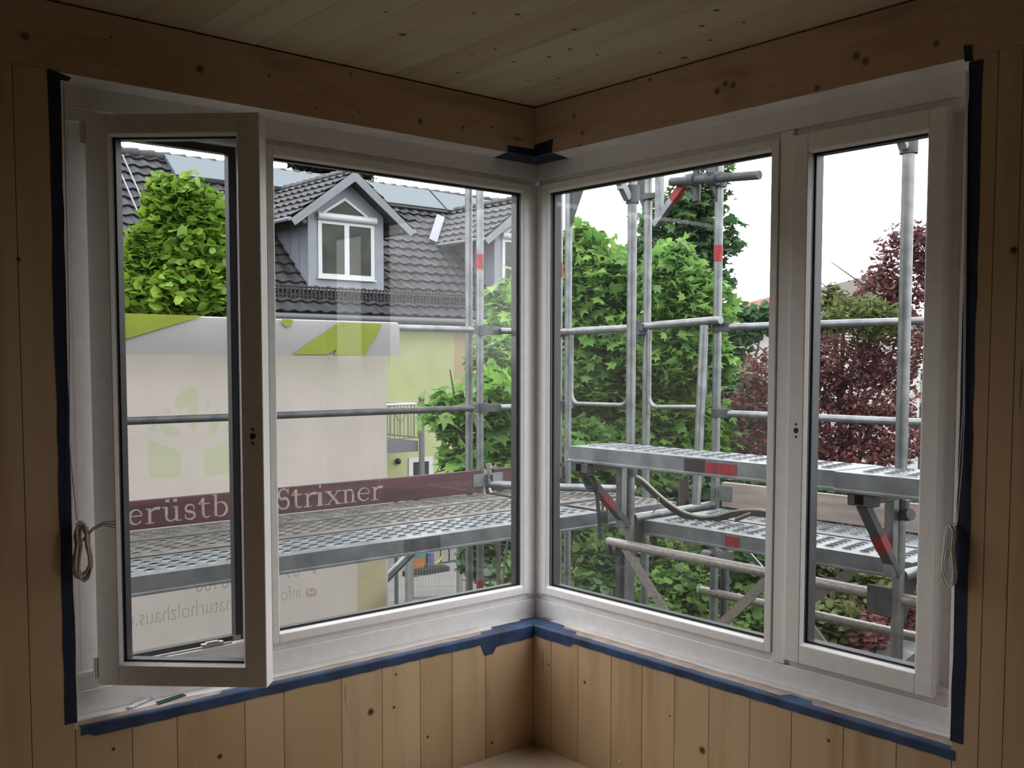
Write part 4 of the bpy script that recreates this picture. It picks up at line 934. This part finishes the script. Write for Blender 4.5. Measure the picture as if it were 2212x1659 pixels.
# ground floor window, lamp, box
a, c = ony(882, 1060, YF_), ony(934, 986, YF_); b = MB(); ring(b, lambda s, d, z: (s, d, z), a[0]+.12, c[0]-.12, a[2]-.6, c[2]-.10, .12, .10, YF_-.03, YF_+.02); b.build('window_surround', m_wwin, hs)
MB().box((a[0]+.12, YF_-.01, a[2]-.6), (c[0]-.12, YF_+.0, c[2]-.10)).build('window_pane', m_dglass, hs)
a, c = ony(1062, 1030, YF_), ony(1090, 990, YF_); b = MB(); ring(b, lambda s, d, z: (s, d, z), a[0], c[0]+1, a[2]-.6, c[2], .15, .10, YF_-.03, YF_+.02); b.build('window_surround', m_wwin, hs)
a, c = ony(941, 987, YF_), ony(951, 975, YF_); MB().box((a[0], YF_-.04, a[2]), (c[0], YF_, c[2])).build('vent_box', m_yel, hs)
p = ony(857, 996, YF_); MB().ball((p[0], YF_-.06, p[2]), .07, 8, 6).build('wall_lamp', m_guard, hs, smooth=True)
# ------------------------------------------------------------------ distant houses to the right
m_white = mat('white_render', (.70, .70, .70), .85); m_rt = mat('red_roof_tiles', (.30, .10, .06), .8, noise=.3, nscale=3); m_brn = mat('brown_roof', (.12, .09, .08), .8); m_cr = mat('cream_render', (.50, .40, .25), .85)
def gable_house(px0, px1, pyE, pyR, d, m, mr, label, apex_px=None):
    a, c = far(px0, pyE, d), far(px1, pyE, d); u = Vector((RT[0], RT[1], 0)).normalized(); f_ = Vector((-u.y, u.x, 0)); a = Vector(a); wd_ = (Vector(c)-a).dot(u); z = a.z
    zr_ = far((px0+px1)/2, pyR, d)[2]; r_ = root('house', a+u*(wd_/2), label, 'house'); WL[r_.name]
    k = .5 if apex_px is None else (apex_px-px0)/(px1-px0)
    A = [a, a+u*wd_, a+u*wd_+f_*7, a+f_*7]; B_ = [Vector((p.x, p.y, ZG)) for p in A]
    MB().hexa(B_+A).build('walls', m, r_)
    R0 = a+u*(wd_*k)+Vector((0, 0, zr_-z)); R1 = R0+f_*7; b = MB(); o = u*.3
    b.add([a, a+u*wd_, R0], [(0, 1, 2)]); b.build('gable', m, r_)
    for s_, e in ((-1, a-o), (1, a+u*wd_+o)):
        e = e-f_*.35-Vector((0, 0, .2)); q_ = R0-f_*.35+Vector((0, 0, .06)); L8 = [e, q_, q_+f_*7.7, e+f_*7.7]; b = MB(); b.hexa(L8+[p+Vector((0, 0, .14)) for p in L8]); b.build('roof_slope', mr, r_)
    return r_
gable_house(1606, 1790, 722, 700, 26, m_white, m_rt, 'low white house with red roof edge right of the trees')
gable_house(1615, 1720, 712, 650, 45, m_cr, m_rt, 'small cream gable with red roof above the white house')
gable_house(1755, 1990, 720, 603, 34, m_white, m_brn, 'white house with brown roof behind the red leaved tree', apex_px=1900)
# ------------------------------------------------------------------ fence and gate
m_fen = mat('galvanised_fence', (.25, .26, .255), .5, metal=.2, noise=.1, nscale=6); m_fend = mat('dark_gate_post', (.07, .08, .08), .6)
YFN = onz(1000, 1283, ZG)[1]-.0; YFN = min(max(YFN, 7.5), 16)
def fpx(px, z=-2.0): # x on the fence line for a pixel column
    y = 1200; return ony(px, y, YFN)[0]
def mesh_panel(x0, x1, label, ztop=-.9):
    r_ = root('mesh_fence', ((x0+x1)/2, YFN, ZG), label, 'fence', 'mesh fence panels')
    b = MB(); x = x0
    while x <= x1: b.tube((x, YFN, ZG+.03), (x, YFN, ztop), .0035, 4, cap=False); x += .055
    b.build('vertical_wires', m_fen, r_, recalc=False)
    b = MB(); z = ZG+.1
    while z <= ztop: b.box((x0, YFN-.006, z), (x1, YFN+.006, z+.008)); z += .21
    b.build('cross_wires', m_fen, r_)
def post(px, w_, label, m, ztop=-.75, px_y=1230):
    x = fpx(px); MB().box((x-w_/2, YFN-w_/2, ZG), (x+w_/2, YFN+w_/2, ztop)).build('fence_post', m, label=label, cat='post')
mesh_panel(fpx(1000), fpx(1062), 'mesh fence panel between the gate post and the scaffold pole'); mesh_panel(fpx(1064), fpx(1250), 'mesh fence panel with shrubs growing through it'); mesh_panel(fpx(780), fpx(850), 'mesh fence panel beside the banner edge')
post(856, .05, 'dark narrow post beside the banner edge', m_fend); post(882, .09, 'pale gate post on the hinge side', m_fen); post(993, .09, 'pale post at the end of the mesh fence', m_fen)
ga = Vector((fpx(889), YFN, 0)); gb = onz(983, 1280, ZG+.08); gb = Vector((fpx(975)-.0, YFN-.55, 0)); gt = root('gate', ((ga+gb)/2)+Vector((0, 0, ZG)), 'pale wire mesh gate standing ajar in the yard', 'gate')
b = MB(); du_ = (gb-ga); zt3, zb3 = -.95, ZG+.1
for p in (ga, gb): b.bar((p.x, p.y, zb3), (p.x, p.y, zt3), .05, .05, up=(1, 0, 0))
for z in (zb3, zt3): b.bar((ga.x, ga.y, z), (gb.x, gb.y, z), .05, .05)
b.build('gate_border', m_fen, gt)
b = MB(); L_ = du_.length; k = .05
while k < L_: p = ga+du_*(k/L_); b.tube((p.x, p.y, zb3), (p.x, p.y, zt3), .0035, 4, cap=False); k += .05
for j in range(1, 9): z = zb3+(zt3-zb3)*j/9; b.tube((ga.x, ga.y, z), (gb.x, gb.y, z), .004, 4)
b.build('gate_wires', m_fen, gt, recalc=False)
# things in the yard
m_orange = mat('orange_plastic', (.55, .18, .02), .5); m_blue = mat('blue_plastic', (.06, .08, .2), .5); m_teal = mat('teal_plastic', (.05, .25, .2), .5); m_ylw = mat('yellow_rubber', (.55, .42, .08), .5)
p = onz(905, 1228, ZG); b = MB(); b.tube(p, p+np.array([0, 0, .24]), .11, 14, .14); o = b.build('bucket', m_orange, smooth=True, label='orange bucket standing in the paved yard', cat='bucket'); MB().tube(p+np.array([0, 0, .24]), p+np.array([0, 0, .36]), .14, 14, .15).build('rim', m_teal, o, smooth=True)
p = onz(929, 1226, ZG); MB().tube(p, p+np.array([0, 0, .32]), .11, 14, .08).build('bin', m_blue, smooth=True, label='small blue bin beside the yellow wheel', cat='bin')
p = onz(941, 1221, ZG)+np.array([0, 0, .23]); b = MB(); b.path([p+np.array([.2*math.cos(t), .05, .2*math.sin(t)]) for t in [2*math.pi*i/20 for i in range(21)]], .035, 6); b.build('wheel', m_ylw, smooth=True, label='yellow rimmed wheel standing in the yard', cat='wheel')
p = onz(962, 1223, ZG); b = MB()
for i in range(9): b.path([p+np.array([i*.22+.5*math.cos(t)*.3, .25, .40+.40*math.sin(t)]) for t in [math.pi*k/8 for k in range(9)]]+[p+np.array([i*.22-.15, .25, 0])], .015, 5)
b.tube(p+np.array([0, .25, .02]), p+np.array([1.9, .25, .02]), .02, 6); b.build('bicycle_rack', m_guard, label='dark bicycle rack at the back of the yard', cat='rack')
p = onz(905, 1242, ZG); MB().box((p[0]-.3, p[1]-.1, ZG), (p[0]+.7, p[1]+.15, ZG+.10)).build('timber_edging', m_guard, label='dark timber edging strip lying across the yard', cat='edging')
# ------------------------------------------------------------------ trees and shrubs
def leafmat(name, c, c2, tr=.45): return mat(name, c, .5, attr=.6, col2=c2, trans=tr, noise=.25, nscale=2.0, spec=.3)
m_lind = leafmat('linden_leaf', (.42, .62, .07), (.17, .34, .045)); m_map = leafmat('maple_leaf', (.44, .70, .16), (.18, .40, .10), .5); m_mapd = leafmat('dark_maple_leaf', (.20, .36, .14), (.08, .18, .08), .45)
m_plum = leafmat('copper_leaf', (.36, .12, .13), (.20, .09, .09), .45); m_oliv = leafmat('olive_leaf', (.26, .32, .09), (.12, .17, .05)); m_bush = leafmat('shrub_leaf', (.24, .42, .07), (.07, .16, .04)); m_con = leafmat('conifer_needle', (.02, .035, .02), (.01, .018, .01), .1)
m_bark = mat('tree_bark', (.09, .07, .055), .9, noise=.3, nscale=12)
def maple(k):
    out = []; tips = [(-90+180, .30), ]
    A = [(90, 1.0), (62, .50), (40, .86), (18, .44), (-8, .62), (-35, .32), (-90, .30), (-145, .32), (188, .62), (162, .44), (140, .86), (118, .50)]
    return [(r*math.cos(math.radians(a))*.6, r*math.sin(math.radians(a))*.6) for a, r in A]
def oval(k): return [(.42*math.sin(t), .5*math.cos(t)*(1.0 if math.cos(t) < 0 else 1.15)) for t in [2*math.pi*i/6 for i in range(6)]]
SH = {'maple': maple(0), 'oval': oval(0), 'small': [(0, .6), (.3, .05), (0, -.5), (-.3, .05)]}
def foliage(blobs, n, size, shape, seed, droop=.5, shell=.55):
    """leaves scattered through the ellipsoid blobs (centre, radii, weight)"""
    R = np.random.default_rng(seed); sh = np.array(SH[shape]); m = len(sh)
    wts = np.array([b_[2]*b_[1][0]*b_[1][2] for b_ in blobs]); cnt = np.maximum(1, (n*wts/wts.sum()).astype(int)); C_ = []
    for (c, r, w_), k in zip(blobs, cnt):
        d = R.normal(size=(k, 3)); d /= np.linalg.norm(d, axis=1)[:, None]; rad = shell+(1-shell)*R.random((k, 1))**.7; rad = rad*(.82+.36*R.random((k, 1)))
        C_.append(np.array(c)+d*rad*np.array(r))
    C_ = np.concatenate(C_); k = len(C_)
    # clump the leaves a little
    C_ += R.normal(size=(k, 3))*size*.3
    az = R.random(k)*2*math.pi; tilt = R.normal(.5, .45, k)
    nrm = np.stack([np.sin(tilt)*np.cos(az), np.sin(tilt)*np.sin(az), np.cos(tilt)], 1)
    down = np.array([0, 0, -1.0])*droop+R.normal(size=(k, 3))*.5
    t1 = down-nrm*(down*nrm).sum(1)[:, None]; t1 /= np.linalg.norm(t1, axis=1)[:, None]; t2 = np.cross(nrm, t1)
    s_ = size*(.65+.7*R.random(k))
    V = C_[:, None, :]+(t2[:, None, :]*sh[None, :, :1]+t1[:, None, :]*sh[None, :, 1:])*s_[:, None, None]
    V = V+nrm[:, None, :]*(-(np.abs(sh[:, 0])[None, :, None])*s_[:, None, None]*.35)
    return V.reshape(-1, 3), k, m, R.random(k)
def leaves(name, m, data, parent, **kw):
    V, k, n, rnd = data; me = bpy.data.meshes.new(name); og = V.mean(0); V = V-og
    me.vertices.add(k*n); me.vertices.foreach_set('co', V.astype('f').ravel()); me.loops.add(k*n); me.loops.foreach_set('vertex_index', np.arange(k*n, dtype='i'))
    me.polygons.add(k); me.polygons.foreach_set('loop_start', np.arange(0, k*n, n, dtype='i')); me.update(calc_edges=True)
    a = me.attributes.new('rnd', 'FLOAT', 'FACE'); a.data.foreach_set('value', rnd.astype('f')); me.materials.append(m)
    o = bpy.data.objects.new(name, me); sc.collection.objects.link(o); og = Vector(og); WL[o.name] = og.copy()
    if parent: o.parent = parent; og = og-WL[parent.name]
    o.location = og
    return setp(o, **kw)
def bl(px, py, rx, ry, d, depth=None, w_=1.0):  # a crown lobe: pixel centre and radii at distance d
    c = far(px, py, d); k = d/F; r = rx*k
    return (tuple(c), (r, depth or r, ry*k), w_)
def tree(name, label, cat, blobs, n, size, shape, m, seed, trunk=.10, base=None, droop=.5, twigs=14, group=None):
    R = random.Random(seed); cs_ = [Vector(b_[0]) for b_ in blobs]; cx_ = sum((c for c in cs_), Vector())/len(cs_); bs = Vector(base) if base is not None else Vector((cx_.x, cx_.y, ZG))
    r_ = root(name, bs, label, cat, group); leaves('crown', m, foliage(blobs, n, size, shape, seed, droop), r_)
    b = MB(); mid = bs.lerp(cx_, .55)
    b.path([bs, bs.lerp(mid, .5)+Vector((R.uniform(-.05, .05), R.uniform(-.05, .05), 0)), mid, cx_], trunk, 8, rad2=trunk*.45)
    for c in cs_:
        st_ = bs.lerp(cx_, R.uniform(.45, .9)); b.path([st_, st_.lerp(c, .5)+Vector((0, 0, .15)), c], trunk*.4, 6, rad2=.012)
        for _ in range(max(1, twigs//len(cs_))): b.path([c, c+Vector((R.uniform(-1, 1), R.uniform(-1, 1), R.uniform(-.2, 1)))*.5], .012, 4, rad2=.005)
    b.build('trunk', m_bark, r_, smooth=True); return r_
tree('linden_tree', 'bright green linden tree in front of the tiled roof behind the open casement', 'tree',
 [bl(355, 440, 34, 62, 14), bl(405, 445, 45, 55, 14), bl(455, 470, 38, 55, 14), bl(340, 540, 60, 70, 14), bl(430, 560, 70, 80, 14), bl(300, 610, 60, 60, 14), bl(400, 640, 110, 60, 14), bl(480, 620, 50, 80, 14.2), bl(270, 600, 40, 55, 14)], 9500, .15, 'oval', m_lind, 1, trunk=.09)
T2 = [bl(1150, 800, 60, 70, 10.5), bl(1075, 770, 50, 45, 9.5), bl(1120, 690, 60, 50, 10), bl(1060, 850, 50, 45, 9), bl(1085, 930, 70, 55, 9.2), bl(990, 905, 55, 35, 8.8), bl(975, 880, 40, 28, 8.8), bl(1010, 990, 45, 26, 8.8), bl(1180, 1000, 70, 60, 10), bl(1090, 640, 30, 25, 10)]
tree('maple_tree', 'young maple with large light leaves at the right edge of the left window', 'tree', T2, 3600, .20, 'maple', m_map, 2, trunk=.03)
T3 = [bl(1255, 545, 55, 60, 11.5), bl(1310, 610, 80, 70, 11.5), bl(1240, 680, 80, 80, 11.5), bl(1330, 740, 100, 80, 11.5), bl(1450, 620, 80, 70, 11), bl(1500, 680, 75, 80, 11), bl(1430, 760, 110, 80, 11.2), bl(1260, 840, 90, 70, 11.4), bl(1400, 880, 120, 70, 11.5), bl(1520, 780, 60, 60, 11), bl(1240, 960, 80, 60, 11), bl(1380, 980, 120, 60, 11.5), bl(1500, 930, 80, 80, 11.8), bl(1450, 560, 45, 35, 11)]
tree('maple_tree', 'broad light green maple filling the large right pane', 'tree', T3, 13000, .185, 'maple', m_map, 3, trunk=.12)
T4 = [bl(1510, 430, 60, 45, 13), bl(1450, 480, 65, 55, 13), bl(1540, 520, 55, 55, 13), bl(1420, 540, 60, 45, 13), bl(1390, 560, 40, 45, 13), bl(1520, 610, 60, 45, 13), bl(1545, 370, 35, 25, 13)]
tree('maple_tree', 'dark green maple top rising behind the upper bracket', 'tree', T4, 2300, .18, 'maple', m_mapd, 4, trunk=.10, twigs=24)
T5 = [bl(1960, 580, 70, 100, 12), bl(2010, 540, 50, 60, 12), bl(1900, 640, 60, 60, 12), bl(1820, 780, 100, 60, 12), bl(1930, 760, 90, 80, 12), bl(1700, 800, 110, 50, 12), bl(1870, 860, 110, 50, 12), bl(1640, 880, 80, 50, 12), bl(1780, 900, 130, 40, 12), bl(1930, 940, 90, 60, 12), bl(1700, 960, 130, 50, 12), bl(1840, 980, 120, 40, 12)]
tree('copper_tree', 'dark red leaved tree seen through the closed casement', 'tree', T5, 16000, .075, 'small', m_plum, 5, trunk=.04, twigs=40)
tree('shrub', 'olive green shrub mixed into the red tree top', 'shrub', [bl(1800, 680, 70, 45, 12.6), bl(1900, 690, 60, 40, 11.4), bl(1760, 720, 50, 40, 12.6), bl(1860, 680, 70, 45, 11.3), bl(1800, 640, 20, 30, 12.6)], 2000, .09, 'small', m_oliv, 6, trunk=.05)
tree('shrub', 'dark green shrub in front of the white house', 'shrub', [bl(1590, 700, 60, 40, 16), bl(1650, 690, 50, 30, 16), bl(1560, 760, 60, 60, 16), bl(1600, 850, 60, 60, 15), bl(1580, 960, 80, 80, 15)], 3000, .14, 'oval', m_mapd, 7, trunk=.06)
tree('shrub', 'light green shrub beside the mesh fence', 'shrub', [bl(1105, 1250, 26, 45, 11), bl(1150, 1230, 40, 80, 11)], 500, .15, 'maple', m_map, 8, trunk=.03)
GB = 'garden shrubs below the scaffold'
for i, (L_, n, sz, m, lb) in enumerate((
 ([bl(1230, 1170, 80, 60, 10.5), bl(1290, 1230, 80, 60, 10), bl(1240, 1290, 90, 60, 9.6)], 3800, .10, m_bush, 'garden shrub showing left of the girder diagonal'),
 ([bl(1400, 1210, 80, 70, 10.5), bl(1450, 1290, 90, 60, 10), bl(1380, 1340, 90, 60, 9.5)], 3800, .10, m_bush, 'garden shrub showing between the girder diagonals'),
 ([bl(1560, 1250, 80, 80, 10.5), bl(1600, 1330, 90, 60, 10), bl(1540, 1380, 90, 50, 9.5), bl(1610, 1200, 80, 50, 10.5)], 3800, .10, m_bush, 'garden shrub showing at the foot of the wide right pane'),
 ([bl(1780, 1200, 100, 50, 11), bl(1860, 1270, 90, 50, 10.5), bl(1790, 1340, 70, 50, 10)], 3000, .09, m_oliv, 'olive garden shrub low behind the casement'),
 ([bl(1880, 1200, 90, 40, 11.5), bl(1950, 1290, 60, 60, 10.6), bl(1730, 1290, 50, 40, 10.6), bl(1850, 1360, 70, 45, 10), bl(1930, 1330, 50, 30, 10.4)], 3400, .09, m_plum, 'red leaved garden shrub low behind the casement'),
 ([bl(1300, 1110, 120, 60, 14), bl(1480, 1080, 130, 80, 14), bl(1650, 1080, 110, 80, 14), bl(1820, 1080, 120, 60, 14), bl(1960, 1100, 80, 60, 14), bl(1400, 980, 160, 70, 15), bl(1600, 960, 130, 70, 15), bl(1230, 1000, 90, 80, 15)], 8000, .14, m_mapd, 'dark hedge behind the toe boards'))):
    tree('hedge' if i == 5 else 'shrub', lb, 'hedge' if i == 5 else 'shrub', L_, n, sz, 'oval', m, 20+i, trunk=.04, twigs=6)
tree('hedge', 'dark green hedge behind the mesh fence', 'hedge', [bl(1060, 1170, 60, 60, 13), bl(1130, 1160, 60, 70, 13), bl(1030, 1210, 40, 40, 13), bl(1110, 1240, 60, 40, 12)], 3000, .12, 'oval', m_mapd, 40, trunk=.04)
tree('conifer', 'dark conifer top rising behind the roof ridge', 'tree', [bl(680, 356, 48, 16, 34), bl(725, 358, 50, 18, 34), bl(785, 384, 20, 12, 34), bl(650, 352, 24, 10, 34), bl(700, 420, 60, 40, 34)], 6000, .22, 'small', m_con, 41, trunk=.15)
m_sheet = mat('grey_green_sheet', (.20, .23, .21), .6, noise=.2, nscale=3)
b = MB(); p0, p1, p2, p3 = onz(1850, 1425, -1.5), onz(1915, 1355, -1.5), onz(2040, 1330, -1.5), onz(2060, 1500, -1.5); n = 14; vs = []
for i in range(n+1):
    for j in range(n+1):
        s_, t_ = i/n, j/n; p = (Vector(p0)*(1-s_)+Vector(p1)*s_)*(1-t_)+(Vector(p3)*(1-s_)+Vector(p2)*s_)*t_; edge = max(abs(s_-.5), abs(t_-.5))*2
        vs.append((p.x, p.y, max(ZG, p.z+.05*math.sin(s_*17+t_*5)-(0 if edge < .84 else 1.5*(edge-.84)/.16))))
b.add(vs, [(i*(n+1)+j, (i+1)*(n+1)+j, (i+1)*(n+1)+j+1, i*(n+1)+j+1) for i in range(n) for j in range(n)]); b.build('tarpaulin', m_sheet, smooth=True, label='grey green tarpaulin lying below the closed casement', cat='tarpaulin')
